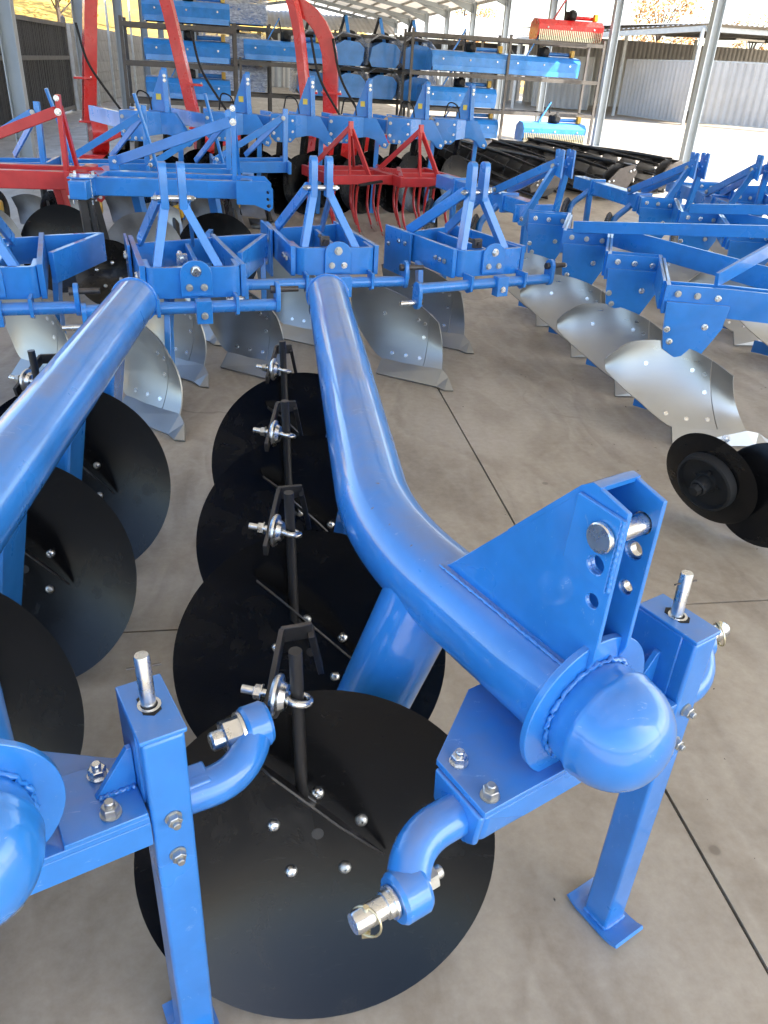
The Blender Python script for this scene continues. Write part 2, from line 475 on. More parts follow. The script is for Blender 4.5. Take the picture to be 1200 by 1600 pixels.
for side, X in ((-1, XL), (1, XR)):
    a = V((X + side * 0.55, 0, EAVE + 0.075 - 0.55 * (RIDGE - EAVE) / 6.1)); b = V((XM, 0, RIDGE + 0.0))
    for k in range(8):
        p = a.lerp(b, (k + 0.15) / 7.6)
        m = MB().bar((p.x, Y0 - 0.4, p.z), (p.x, Y0 + NB * BAY + 0.4, p.z), 0.055, 0.10)
        o = m.build('purlin', 'purlin', shed, smooth=0); o.location = -off
    n_r = 25
    rows = []
    for i in range(n_r * 4 + 1):
        y = i * BAY / (n_r * 4); dz = 0.028 if i % 4 in (1, 2) else 0.0
        rows.append([V((a.x, y, a.z + 0.055 + dz)), V((b.x, y, b.z + 0.055 + dz))])
    me = MB().strip(rows).mesh('roof_sheet', M['roof'], 0)
    for k in range(NB):
        o = link('roof_sheet', me, shed); o.location = V((0, Y0 + BAY * k, 0)) - off
m = MB()
for s in (-1, 1):
    m.add([(XM, Y0 - 0.4, RIDGE + 0.10), (XM, Y0 + NB * BAY + 0.4, RIDGE + 0.10), (XM + s * 0.3, Y0 + NB * BAY + 0.4, RIDGE + 0.05), (XM + s * 0.3, Y0 - 0.4, RIDGE + 0.05)], [(0, 1, 2, 3)])
o = m.build('ridge_cap', 'roofgrey', shed, smooth=0); o.location = -off

# ---- corrugated panels
def corr(m, a, b, z0, z1, pitch=0.30, depth=0.06):
    a, b = V(a), V(b); d = b - a; L = d.length; d.normalize(); nrm = V((d.y, -d.x, 0))
    n = max(1, int(L / pitch)); rows = []
    for i in range(n):
        for t, q in ((0.0, 0), (0.16, 0), (0.44, 1), (0.60, 1), (0.88, 0)):
            p = a + d * (L * (i + t) / n) + nrm * (depth * q)
            rows.append([V((p.x, p.y, z0)), V((p.x, p.y, z1))])
    p = b; rows.append([V((p.x, p.y, z0)), V((p.x, p.y, z1))])
    return m.strip(rows)
def framed_gate(name, label, a, b, z0, z1, uprights=()):
    a, b = V(a), V(b); mid = (a + b) / 2
    root = empty(name, label, 'gate', (mid.x, mid.y, 0), group=None)
    A, B = a - mid, b - mid; A.z = B.z = 0
    d = (B - A).normalized(); nrm = V((d.y, -d.x, 0))
    n = max(1, round((B - A).length / 1.0))
    for i in range(n):
        m = MB(); corr(m, A.lerp(B, i / n) + d * 0.004, A.lerp(B, (i + 1) / n) - d * 0.004, z0 + 0.05, z1 - 0.03)
        m.build('sheet', 'corr', root, smooth=0)
    for p in (A, B):
        MB().bar(p + V((0, 0, z0)) + nrm * 0.03, p + V((0, 0, z1)) + nrm * 0.03, 0.06, 0.06, nrm).build('frame_post', 'galvpost', root, smooth=0)
    for z in (z0 + 0.03, z1 - 0.01):
        MB().bar(A + V((0, 0, z)) + nrm * 0.05, B + V((0, 0, z)) + nrm * 0.05, 0.05, 0.06).build('frame_rail', 'galvpost', root, smooth=0)
    for t in uprights:
        q = A.lerp(B, t) + nrm * 0.075
        MB().bar(q + V((0, 0, z0 + 0.1)), q + V((0, 0, z1 - 0.3)), 0.06, 0.03, nrm).build('upright', 'galvpost', root, smooth=0)
    return root
framed_gate('corrugated_gate', 'long grey corrugated sliding gate right of the nearest shed column', (23.6, 32.0, 0), (19.6, 36.2, 0), 0.10, 2.50)
framed_gate('corrugated_gate', 'shaded grey corrugated gate panel between the two near shed columns', (18.6, 35.7, 0), (18.0, 41.3, 0), 0.08, 2.45, (0.25, 0.72))
framed_gate('corrugated_gate', 'grey corrugated panel beside the dark open doorway', (17.6, 44.5, 0), (15.2, 46.5, 0), 0.08, 2.5)
# far building: lean-to roof, posts, rafters, back wall
lean = empty('storage_building', 'low farm building with corrugated roof and open front behind the gates', 'building', (22, 42, 0))
lo = V((22, 42, 0))
def lp(mb, name, mat, **k):
    o = mb.build(name, mat, lean, **k); o.location = -lo; return o
E1, E2 = V((18.9, 35.9, 3.72)), V((13.2, 44.0, 3.12))
for (p, h) in (((18.75, 35.9), 3.66), ((17.9, 41.6), 3.55), ((26.5, 37.5), 3.9), ((32.0, 38.5), 3.9), ((23.0, 44.5), 3.6), ((29.0, 45.5), 3.6), ((13.4, 44.2), 3.0), ((14.5, 50.0), 3.1)):
    lp(MB().box((p[0], p[1], h / 2), (0.12, 0.12, h)), 'post', 'galvpost', smooth=0)
lp(MB().bar(E1 + V((0, 0, -0.08)), E2 + V((0, 0, -0.08)), 0.12, 0.20), 'edge_beam', 'galvpost', smooth=0)
lp(MB().bar(E1 + V((0, 0, -0.10)), (36.0, 37.6, 3.74), 0.12, 0.18), 'edge_beam', 'galvpost', smooth=0)
def roof_patch(p00, p10, p01, p11, n, mat):
    p00, p10, p01, p11 = map(V, (p00, p10, p01, p11)); rows = []
    for i in range(n * 4 + 1):
        t = i / (n * 4); dz = V((0, 0, 0.035 if i % 4 in (1, 2) else 0))
        rows.append([p00.lerp(p10, t) + dz, p01.lerp(p11, t) + dz])
    return MB().strip(rows)
lp(roof_patch(E1 + V((-0.1, -0.3, 0.08)), (36.0, 37.2, 3.92), (16.5, 56.0, 4.10), (40, 56, 4.3), 70, 'roofgrey'), 'roof_sheet', 'roofgrey', smooth=0)
lp(roof_patch(E1 + V((-0.3, 0.2, 0.06)), E2 + V((0, 0, 0.06)), (24, 56, 4.06), (13.0, 56, 3.5), 40, 'roofgrey'), 'roof_sheet', 'roofgrey', smooth=0)
for k in range(6):
    a = E1.lerp(V((36, 37.6, 3.74)), k / 6); lp(MB().bar(a + V((0, 0, -0.02)), a + V((0, 15, 0.28)), 0.08, 0.12), 'rafter', 'purlin', smooth=0)
m = MB(); corr(m, (40, 55.6, 0), (17.5, 55.6, 0), 0, 3.8); lp(m, 'back_wall', 'corr', smooth=0)
# lit tube lamps hang under its roof: unlit here, white housings
for (x, y) in ((22.5, 38.5), (26.5, 41.0)):
    lp(MB().box((x, y, 3.45), (1.5, 0.12, 0.07), rad(8)), 'lamp_housing', plain('white_lamp', (0.8, 0.8, 0.78)), smooth=0)
# long hall at the far end of the yard
hall = empty('long_hall', 'long pale hall with corrugated walls and roof closing the yard', 'building', (9, 60, 0))
ho = V((9, 60, 0))
for k in range(16):
    m = MB(); corr(m, (17.0 - k * 1.0, 57.0 + 0.02 * k, 0), (16.02 - k * 1.0, 57.02 + 0.02 * k, 0), 0, 2.55)
    o = m.build('wall_sheet', 'corr', hall, smooth=0); o.location = -ho
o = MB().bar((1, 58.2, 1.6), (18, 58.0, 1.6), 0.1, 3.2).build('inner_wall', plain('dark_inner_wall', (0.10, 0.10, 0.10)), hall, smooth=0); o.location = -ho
o = roof_patch((18.5, 56.4, 3.25), (0.5, 56.6, 3.25), (18.5, 66.0, 5.0), (0.5, 66.0, 5.0), 60, 'roofgrey').build('roof_sheet', 'roofgrey', hall, smooth=0); o.location = -ho
for k in range(7):
    o = MB().box((17.4 - 2.6 * k, 56.9, 1.62), (0.14, 0.14, 3.24)).build('post', 'galvpost', hall, smooth=0); o.location = -ho
    o = MB().bar((17.4 - 2.6 * k, 56.82, 2.2), (16.5 - 2.6 * k, 56.82, 3.1), 0.07, 0.07).build('brace', 'galvpost', hall, smooth=0); o.location = -ho

# ---- left boundary: slatted black gate, block wall, perforated posts
M['slat'] = plain('black_slat', (0.022, 0.021, 0.021), rough=0.55, var=0.4, scale=3)
M['block'] = plain('grey_concrete_block', (0.30, 0.29, 0.27), rough=0.85, var=0.25, scale=3, bmp=0.4, bscale=25)
def slat_gate(y0, y1, z1, label):
    root = empty('slatted_gate', label, 'gate', (-5.0, (y0 + y1) / 2, 0)); oy = (y0 + y1) / 2
    n = int((y1 - y0) / 0.085)
    me = MB().box((0, 0, (z1 + 0.10) / 2 - 0.03), (0.03, 0.068, z1 - 0.20)).mesh('slat', M['slat'], 0)
    for i in range(n):
        o = link('slat', me, root); o.location = (rnd.uniform(-0.006, 0.006), y0 - oy + (i + 0.5) * (y1 - y0) / n, 0)
    for z in (0.10, z1 * 0.62, z1 - 0.04):
        MB().bar((0.035, y0 - oy, z), (0.035, y1 - oy, z), 0.04, 0.09).build('rail', 'rackgrey', root, smooth=0)
    for y in (y0, y1):
        MB().box((0.0, y - oy, z1 / 2 + 0.05), (0.11, 0.11, z1 + 0.1)).build('post', 'rackgrey', root, smooth=0)
        MB().lathe([(0.075, 0), (0.075, 0.03), (0.0, 0.10)], (0, y - oy, z1 + 0.1), (0, 0, 1), 4).build('post_cap', 'rackgrey', root, smooth=0)
slat_gate(20.6, 26.0, 2.12, 'black slatted gate at the left, in front of the block wall')
slat_gate(13.0, 20.35, 2.12, 'black slatted gate at the far left edge, behind the first grey column')
wall = empty('block_wall', 'grey concrete block boundary wall behind the perforated steel posts', 'wall', (-5.0, 38, 0))
bl = [MB().box((0, 0, 0), (0.20, 0.79, 0.288)).mesh('block', M['block'], 0)]
core = MB().box((0.0, 5.2, 1.07), (0.17, 33.6, 2.14)).build('wall_core', M['block'], wall, smooth=0)
for r in range(7):
    for k in range(42):
        o = link('block', bl[0], wall, bevel=0.006, seg=1)
        o.location = (rnd.uniform(-0.008, 0.008), -11.0 + 0.8 * k + (0.4 if r % 2 else 0), 0.15 + 0.30 * r)
wall2 = empty('block_wall', 'grey block wall closing the far end of the yard behind the racks', 'wall', (-2.0, 61.0, 0))
MB().box((0.0, 0.0, 1.07), (6.4, 0.17, 2.14)).build('wall_core', M['block'], wall2, smooth=0)
for r in range(7):
    for k in range(8):
        o = link('block', bl[0], wall2, bevel=0.006, seg=1)
        o.rotation_euler = (0, 0, math.pi / 2); o.location = (-2.9 + 0.8 * k + (0.2 if r % 2 else -0.2), rnd.uniform(-0.008, 0.008), 0.15 + 0.30 * r)
def perforated_post(y, h, x, label):
    root = empty('perforated_post', label, 'post', (x, y, 0), group='perforated steel posts by the wall')
    m = MB()
    for s in (-1, 1): m.box((0, s * 0.055, h / 2), (0.06, 0.03, h))
    n = int(h / 0.16)
    for i in range(n): m.box((0, 0, (i + 0.5) * h / n), (0.058, 0.082, h / n * 0.55))
    m.build('upright', 'galvpost', root, smooth=0)
    MB().box((0, 0, 0.008), (0.16, 0.2, 0.016)).build('base_plate', 'galvpost', root, smooth=0)
for i, (y, h) in enumerate(((27.6, 3.4), (30.8, 3.4), (33.6, 3.4), (36.6, 3.4), (40.4, 3.4))):
    perforated_post(y, h, -4.55, ['nearest perforated steel post in front of the block wall', 'second perforated steel post from the black gate', 'third perforated steel post from the black gate', 'fourth perforated steel post from the black gate', 'farthest perforated steel post along the block wall'][i])

# ---- hill and trees beyond
M['drygrass'] = plain('dry_grass', (0.36, 0.24, 0.05), rough=0.95, var=0.55, scale=0.35, bmp=0.9, bscale=1.5, coord='World')
rows = []
for i in range(60):
    az = rad(-75 + 95 * i / 59); row = []
    edge = max(0.0, min(1.0, (12 - math.degrees(az)) / 14.0))
    for j in range(26):
        d = 62 + 9.0 * j
        h = edge * (20 * (1 - math.exp(-max(0, d - 64) / 60.0))) + 1.2 * math.sin(i * 0.9 + j) * min(1, j / 4) * math.sin(j * 1.7)
        row.append(V((d * math.sin(az), d * math.cos(az), h - 0.3)))
    rows.append(row)
tag(MB().strip(rows).build('hill', 'drygrass', smooth=60), kind='structure')
def leaf_mat(name, c1, c2):
    m, nt, bs = new_mat(name)
    oi = nt.nodes.new('ShaderNodeNewGeometry')
    col = ramp(nt, oi.outputs['Random Per Island'], [(0.0, c1), (1.0, c2)])
    nt.links.new(col, bs.inputs['Base Color']); bs.inputs['Roughness'].default_value = 0.7
    tr = nt.nodes.new('ShaderNodeBsdfTranslucent'); nt.links.new(col, tr.inputs[0])
    mx = nt.nodes.new('ShaderNodeMixShader'); mx.inputs[0].default_value = 0.3
    nt.links.new(bs.outputs[0], mx.inputs[1]); nt.links.new(tr.outputs[0], mx.inputs[2]); nt.links.new(mx.outputs[0], nt.nodes['Material Output'].inputs[0])
    return m
M['leaf_y'] = leaf_mat('yellow_leaves', (0.33, 0.22, 0.03), (0.52, 0.40, 0.08))
M['leaf_o'] = leaf_mat('orange_leaves', (0.30, 0.13, 0.03), (0.50, 0.28, 0.08))
M['bark'] = plain('bark', (0.09, 0.07, 0.055), rough=0.9, var=0.4, scale=4)
def tree(label, loc, h, rx, mat, n=1500, seed=1, group='autumn trees beyond the yard'):
    r = random.Random(seed)
    root = empty('autumn_tree', label, 'tree', loc, group=group)
    t = MB(); t.tube([(0, 0, -0.3), (0.1, 0, h * 0.25), (0.0, 0.1, h * 0.55), (0.1, 0, h * 0.85)], [0.022 * h, 0.017 * h, 0.011 * h, 0.003 * h], 8)
    clumps = []
    for k in range(16):
        a = r.uniform(0, 6.28); e = r.uniform(0.38, 0.95); rr = rx * r.uniform(0.35, 0.95) * math.sqrt(max(0.05, 1 - ((e - 0.6) / 0.45) ** 2))
        c = V((math.cos(a) * rr, math.sin(a) * rr, h * e)); clumps.append((c, rx * r.uniform(0.22, 0.42)))
        t.tube([(0, 0, h * e * 0.62), (c * 0.55 + V((0, 0, h * e * 0.36))), c], [0.007 * h, 0.005 * h, 0.002 * h], 5)
    t.build('trunk', 'bark', root)
    m = MB(); vs = []; fs = []
    for k in range(n):
        c, cr = clumps[k % len(clumps)]
        d = V((r.gauss(0, 1), r.gauss(0, 1), r.gauss(0, 0.8))) * (cr * 0.62)
        p = c + d; s = r.uniform(0.10, 0.24) * (h / 9)
        u = V((r.gauss(0, 1), r.gauss(0, 1), r.gauss(0, 1))).normalized(); w = u.orthogonal().normalized() * s; u = u * s * 1.5
        i = len(vs); vs += [p - u * 0.5, p + w * 0.6, p + u * 0.5, p - w * 0.6]; fs.append((i, i + 1, i + 2, i + 3))
    m.add(vs, fs); m.build('crown', mat, root, smooth=0)
    return root
tree('rounded orange tree above the roofs between the two near columns', (28.6, 61.0, 0), 6.9, 2.9, 'leaf_o', 2600, 3)
tree('small sparse yellow tree at the right edge, beyond the nearest column', (36.5, 62.0, 0), 6.9, 1.5, 'leaf_o', 900, 4)
tree('low orange tree top peeping over the long hall roof', (16.5, 70.0, 0), 7.2, 2.2, 'leaf_o', 1200, 5)
for i, (x, y, h, lab) in enumerate(((-24, 55, 9, 'yellow tree at the left edge above the nearer black gate'), (-19, 62, 9, 'yellow tree seen over the post of the black gate'), (-17, 70, 11, 'tall yellow tree between the first and second left columns'), (-13, 66, 9, 'yellow tree behind the perforated posts'), (-10, 74, 10, 'yellow tree left of the blue mulcher stack'), (-1, 76, 9, 'yellow tree seen under the far end of the shed roof'), (9, 78, 8, 'low yellow tree beyond the end of the long hall'))):
    tree(lab, (x, y, max(0, (math.hypot(x, y) - 64) * 0.28)), h, h * 0.34, 'leaf_y', 1500, 20 + i, 'yellow trees on the slope')
# ================================================================ disc ploughs in front
E1v = V((0.42001, -0.90752, 0)); E2v = V((0.90752, 0.42001, 0)); OD = V((0.47, 0.87, 0))
def L(a, b, z): return E1v * a + E2v * b + V((0, 0, z))            # hitch frame, metres
def W(x, y, z): return V((x, y, z)) - OD                           # scene position to plough frame
dp = empty('disc_plough', 'blue disc plough in front with curved tube beam and domed end cap', 'disc plough', OD, 0, 'disc ploughs in front')
# beam
path = fillet([L(0.03, 0, 0.75), W(0.242, 1.364, 0.75), W(0.292, 3.27, 0.75)], 0.20, 14)
MB().tube(path, 0.084, 40).build('beam', 'blue', dp, smooth=50)
d_end = (W(0.292, 3.27, 0.75) - W(0.242, 1.364, 0.75)).normalized()
MB().lathe([(0, 0), (0.090, 0), (0.090, 0.010), (0, 0.010)], W(0.292, 3.27, 0.75) - d_end * 0.002, d_end, 40).build('end_plate', 'blue', dp, bevel=0.002)
for (y, z, s) in ((3.05, 0.752, -1), (2.62, 0.752, -1)):
    MB().box(W(0.292 - 0.085, y, z), (0.012, 0.05, 0.03)).build('rubber_plug', 'rubber', dp, bevel=0.004)
# flange and cap
fl = MB().lathe([(0.07, 0), (0.128, 0), (0.128, 0.012), (0.07, 0.012)], L(0.030, 0, 0.755), E1v, 56).build('flange', 'blue', dp, bevel=0.0015)
cap = MB()
prof = [(0.084, 0.0), (0.088, 0.008), (0.090, 0.022), (0.0905, 0.036), (0.0935, 0.040), (0.0945, 0.045), (0.0935, 0.050), (0.092, 0.054)]
for k in range(1, 15):
    a = math.pi / 2 * k / 14
    prof.append((0.092 * math.cos(a) ** 0.80 if k < 14 else 0.0, 0.056 + 0.082 * math.sin(a) ** 1.15))
cap.lathe(prof, L(0.042, 0, 0.755), E1v, 56)
capo = cap.build('end_cap', 'blue', dp, smooth=60)
wm = MB()
wpts = []
for k in range(97):
    a = 2 * math.pi * k / 96
    r = 0.0895 + 0.0022 * math.sin(k * 2.3) + 0.0012 * math.sin(k * 5.1)
    wpts.append(L(0.0455 + 0.0012 * math.sin(k * 3.7), r * math.cos(a), 0.755 + r * math.sin(a)))
wm.tube(wpts, [0.0040 + 0.0010 * math.sin(k * 1.9 + 2 * math.sin(k * 0.7)) for k in range(97)], 6)
wm.build('weld_seam', 'blue', capo, smooth=60)
bolt(capo, L(0.146, 0.040, 0.705), (E1v + V((0, 0, -0.5)) + E2v * 0.4).normalized(), BOLT, 0.62, 'grease_plug')
def Lh(a, b, z): return L(a, b + 0.014, z)
# headstock: folded from two cheeks and a back strap, with holes through the cheeks
def holed(poly, holes, org, ux, uy, t):
    """plate with round holes, as a mesh with thickness"""
    import bmesh
    bm = bmesh.new(); n3 = ux.cross(uy).normalized()
    def P(p): return org + ux * p[0] + uy * p[1]
    edges = []
    def loop(pts):
        vs = [bm.verts.new(P(p)) for p in pts]
        for i in range(len(vs)): edges.append(bm.edges.new((vs[i], vs[(i + 1) % len(vs)])))
    loop(poly)
    for (cx, cy, r) in holes: loop([(cx + r * math.cos(2 * math.pi * k / 20), cy + r * math.sin(2 * math.pi * k / 20)) for k in range(20)])
    bmesh.ops.triangle_fill(bm, use_beauty=True, use_dissolve=False, edges=edges, normal=n3)
    r = bmesh.ops.extrude_face_region(bm, geom=list(bm.faces))
    for v in [g for g in r['geom'] if isinstance(g, bmesh.types.BMVert)]: v.co += n3 * t
    bmesh.ops.recalc_face_normals(bm, faces=bm.faces)
    me = bpy.data.meshes.new('plate'); bm.to_mesh(me); bm.free()
    return me
cheek = [(-0.305, 0.822), (-0.285, 0.838), (-0.030, 1.116), (-0.012, 1.128), (0.052, 1.112), (0.052, 0.862), (0.034, 0.815), (-0.10, 0.800)]
holes = [(0.026, 1.066, 0.0165), (0.024, 1.020, 0.0145), (0.026, 0.957, 0.0115)]
for b in (-0.040, 0.038):
    me = holed(cheek, holes, Lh(0, b, 0), E1v, V((0, 0, 1)), 0.008 if b > 0 else -0.008)
    me.materials.append(M['blue'])
    o = link('headstock_cheek', me, dp, bevel=0.0012, seg=1)
strap = MB()
row = []
for (a, z) in ((-0.155, 0.978), (-0.090, 1.050), (-0.030, 1.116), (-0.012, 1.128), (0.0, 1.126)):
    row.append([Lh(a, -0.0405, z - 0.003), Lh(a, 0.0385, z - 0.003)])
strap.shell(row, 0.008).build('headstock_strap', 'blue', dp, smooth=50)
me = holed([(-0.030, 1.108), (0.050, 1.104), (0.048, 0.985), (-0.035, 1.000)], [(0.026, 1.066, 0.0165), (0.024, 1.020, 0.0145)], Lh(0, -0.0402, 0), E1v, V((0, 0, 1)), 0.008)
me.materials.append(M['blue']); 
link('doubler_plate', me, dp, bevel=0.0015, seg=1)
ws = MB(); ws.tube([Lh(0.0510 + 0.0006 * math.sin(k * 2.1), -0.0445, 0.990 + 0.114 * k / 30) for k in range(31)], [0.0034 + 0.0009 * math.sin(k * 2.4) for k in range(31)], 6)
ws.build('weld_bead', 'blue', dp, smooth=60)
for s, b in ((0, -0.044), (1, 0.040)):
    ws = MB(); ws.tube([Lh(-0.30 + 0.33 * k / 60, b - 0.006 + (0.014 if s else 0), (0.8295 if s == 0 else 0.812) + 0.0012 * math.sin(k * 2.7)) for k in range(61)], [0.0034 + 0.0009 * math.sin(k * 1.7 + math.sin(k)) for k in range(61)], 6)
    ws.build('weld_bead', 'blue', dp, smooth=60)
pin = MB().lathe([(0, -0.0575), (0.0205, -0.0575), (0.0225, -0.0555), (0.0225, -0.0505), (0.0205, -0.0488), (0.0155, -0.0488), (0.0155, 0.048), (0.0, 0.048)], Lh(0.026, 0, 1.066), E2v, 28).build('top_link_pin', 'zinc', dp, smooth=40)
for (a, z, r) in ((0.024, 1.020, 0.0145), (0.026, 0.957, 0.0115)):
    MB().lathe([(r * 0.72, -0.0015), (r, -0.0015), (r, 0.0095), (r * 0.72, 0.0095), (r * 0.72, -0.0015)], Lh(a, 0.038, z), E2v, 20).build('hole_bush', 'zinc', dp)
# cross plate under the tube
MB().plate([L(-0.060, -0.205, 0.652), L(0.060, -0.205, 0.652), L(0.060, 0.225, 0.652), L(-0.060, 0.225, 0.652), L(-0.16, 0.085, 0.652), L(-0.16, -0.060, 0.652)], (0, 0, 0.012)).build('cross_plate', 'blue', dp, bevel=0.0015)
MB().plate([L(0.056, -0.205, 0.647), L(0.056, 0.225, 0.647), L(0.056, 0.225, 0.600), L(0.056, -0.12, 0.600)], E1v * 0.010).build('cross_plate_rib', 'blue', dp, bevel=0.001)
MB().bar(L(0.0, -0.19, 0.618), L(0.0, 0.33, 0.618), 0.045, 0.045).build('hitch_bar', 'blue', dp, bevel=0.004)
# left bracket: folded box under the plate
MB().plate([L(-0.055, -0.205, 0.6455), L(0.058, -0.205, 0.6455), L(0.052, -0.205, 0.580), L(0.030, -0.205, 0.562), L(-0.035, -0.205, 0.562), L(-0.052, -0.205, 0.585)], E2v * 0.012).build('bracket', 'blue', dp, bevel=0.004)
MB().plate([L(-0.055, -0.135, 0.6455), L(0.058, -0.135, 0.6455), L(0.052, -0.135, 0.580), L(0.030, -0.135, 0.562), L(-0.035, -0.135, 0.562), L(-0.052, -0.135, 0.585)], E2v * 0.132).build('bracket_box', 'blue', dp, bevel=0.012, seg=3)
for a in (-0.038, 0.038): bolt(dp, L(a, -0.178, 0.658), (0, 0, 1), NUT, 0.80, 'nut')
# left hitch crank and pin
hk = fillet([L(0.005, -0.19, 0.602), L(0.008, -0.300, 0.602), L(0.060, -0.335, 0.560)], 0.055, 8)
MB().tube(hk, [0.033] + [0.033] * (len(hk) - 2) + [0.029], 20).build('hitch_crank', 'blue', dp, smooth=50)
ey = MB().lathe([(0.0, -0.024), (0.034, -0.024), (0.038, -0.018), (0.038, 0.018), (0.034, 0.024), (0, 0.024)], L(0.056, -0.334, 0.567), E2v, 28).build('crank_eye', 'blue', dp)
def link_pin(c, s, bare=False):
    """lower link pin: c centre of the eye, s = direction along E2"""
    ax = E2v * s
    MB().lathe([(0, -0.01), (0.0200, -0.01), (0.0200, 0.022), (0.0165, 0.023), (0.0165, 0.070), (0.0145, 0.074), (0, 0.074)], c + ax * 0.018, ax, 28).build('link_pin', 'zinc', dp, smooth=40)
    MB().lathe([(0.016, 0.0), (0.0245, 0.0), (0.0245, 0.005), (0.016, 0.005)], c + ax * 0.026, ax, 28).build('washer', 'zinc', dp)
    p = c + ax * 0.072
    clip = MB(); clip.cyl(p + V((0, 0, 0.024)), p + V((0, 0, -0.030)), 0.0040, 10)
    clip.box(p + V((0, 0, -0.028)) + E1v * 0.004, (0.012, 0.010, 0.016))
    clip.build('linch_pin', 'yzinc', dp)
    rg = MB().torus(p + E1v * 0.004 + V((0, 0, -0.004)), (ax + E1v * 0.5 + V((0, 0, 0.25))).normalized()  , 0.0235, 0.0019, n=30, m=8)
    rg.build('linch_ring', 'yzinc', dp, smooth=60)
link_pin(L(0.056, -0.334, 0.567), -1)
bolt(dp, L(0.052, -0.306, 0.567), E2v, NUT, 1.15, 'nut')
# right bracket: box over the leg
hatbox = MB()
hatbox.plate([L(-0.062, 0.224, 0.800), L(0.062, 0.224, 0.800), L(0.062, 0.290, 0.800), L(-0.062, 0.290, 0.800)], (0, 0, 0.008))
hatbox.plate([L(-0.060, 0.227, 0.796), L(0.034, 0.227, 0.796), L(0.034, 0.227, 0.6585), L(-0.060, 0.227, 0.6585)], E2v * 0.006)
hatbox.plate([L(-0.060, 0.287, 0.796), L(0.034, 0.287, 0.796), L(0.034, 0.287, 0.600), L(-0.060, 0.287, 0.600)], E2v * 0.006)
hatbox.plate([L(-0.059, 0.230, 0.796), L(-0.059, 0.284, 0.796), L(-0.059, 0.284, 0.600), L(-0.059, 0.230, 0.600)], E1v * 0.006)
hatbox.build('leg_bracket', 'blue', dp, bevel=0.002)
MB().plate([L(-0.062, 0.110, 0.664), L(0.062, 0.110, 0.664), L(0.062, 0.2235, 0.664), L(-0.062, 0.2235, 0.664)], (0, 0, 0.010)).build('bracket_foot', 'blue', dp, bevel=0.0015)
MB().plate([L(0.0, 0.2235, 0.745), L(0.0, 0.2235, 0.6695), L(0.0, 0.165, 0.6695), L(0.0, 0.172, 0.679), L(0.0, 0.216, 0.745)], E1v * 0.010).build('gusset', 'blue', dp, bevel=0.001)
wb = MB(); wb.tube([L(0.007 + 0.001 * math.sin(k * 2.0), 0.170 + 0.05 * k / 20, 0.6715) for k in range(21)], [0.0045 + 0.0013 * math.sin(k * 1.7) for k in range(21)], 6); wb.build('weld_bead', 'blue', dp, smooth=60)
for a in (-0.038, 0.038): bolt(dp, L(a, 0.178, 0.670), (0, 0, 1), NUT, 0.80, 'nut')
# leg with foot
lg = MB(); lg.bar(L(0.030, 0.257, 0.010), L(0.030, 0.257, 0.7955), 0.060, 0.061, E1v); leg = lg.build('leg', 'blue', dp, bevel=0.006, seg=3)
ft = MB(); rows = []
for t in (-0.062, -0.050, -0.035, 0.045, 0.065, 0.080):
    z = 0.006 + 0.016 * max(0, (abs(t - 0.008) - 0.05) / 0.03)
    rows.append([L(0.022 + t, 0.215, z), L(0.022 + t, 0.300, z)])
ft.shell(rows, 0.008).build('foot', 'blue', leg, smooth=50)
wb = MB()
cs = [L(0.001, 0.229, 0.012), L(0.060, 0.229, 0.012), L(0.060, 0.285, 0.012), L(0.001, 0.285, 0.012), L(0.001, 0.229, 0.012)]
wp = [cs[i].lerp(cs[i + 1], k / 10) + V((0, 0, 0.001 * math.sin(k * 2.3 + i))) for i in range(4) for k in range(10)]
wb.tube(wp, [0.005 + 0.001 * math.sin(k * 1.7) for k in range(40)], 6); wb.build('weld_seam', 'blue', leg, smooth=60)
for z in (0.640, 0.560): bolt(leg, L(0.0610, 0.257, z), E1v, NUT, 0.66, 'nut')
# height pin in the box top
MB().lathe([(0, 0), (0.0108, 0), (0.0108, 0.098), (0.0095, 0.101), (0, 0.101)], L(-0.006, 0.257, 0.790), V((-0.02, 0.02, 1)), 20).build('height_pin', 'zinc', dp, smooth=40)
sl_ = MB(); sl_.lathe([(0.012, 0), (0.0165, 0), (0.0165, 0.0012), (0.012, 0.0012)], L(-0.004, 0.257, 0.8042), (0, 0, 1), 20); sl_.build('pin_washer', 'zinc', dp)
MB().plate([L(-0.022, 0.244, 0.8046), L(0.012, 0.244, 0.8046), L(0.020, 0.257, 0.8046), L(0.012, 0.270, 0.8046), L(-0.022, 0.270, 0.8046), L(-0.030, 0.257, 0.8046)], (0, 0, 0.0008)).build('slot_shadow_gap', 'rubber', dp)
MB().cyl(L(-0.012, 0.235, 0.872), L(-0.002, 0.279, 0.872), 0.0018, 8).build('cotter_pin', 'darksteel', dp)
# right hitch crank and pin
hk = fillet([L(0.005, 0.28, 0.610), L(0.012, 0.385, 0.610), L(-0.050, 0.430, 0.640)], 0.06, 8)
MB().tube(hk, 0.031, 20).build('hitch_crank', 'blue', dp, smooth=50)
MB().lathe([(0.0, -0.022), (0.034, -0.022), (0.038, -0.016), (0.038, 0.016), (0.034, 0.022), (0, 0.022)], L(-0.050, 0.430, 0.640), E2v, 28).build('crank_eye', 'blue', dp)
bolt(dp, L(-0.050, 0.407, 0.640), -E2v, NUT, 1.75, 'nut')
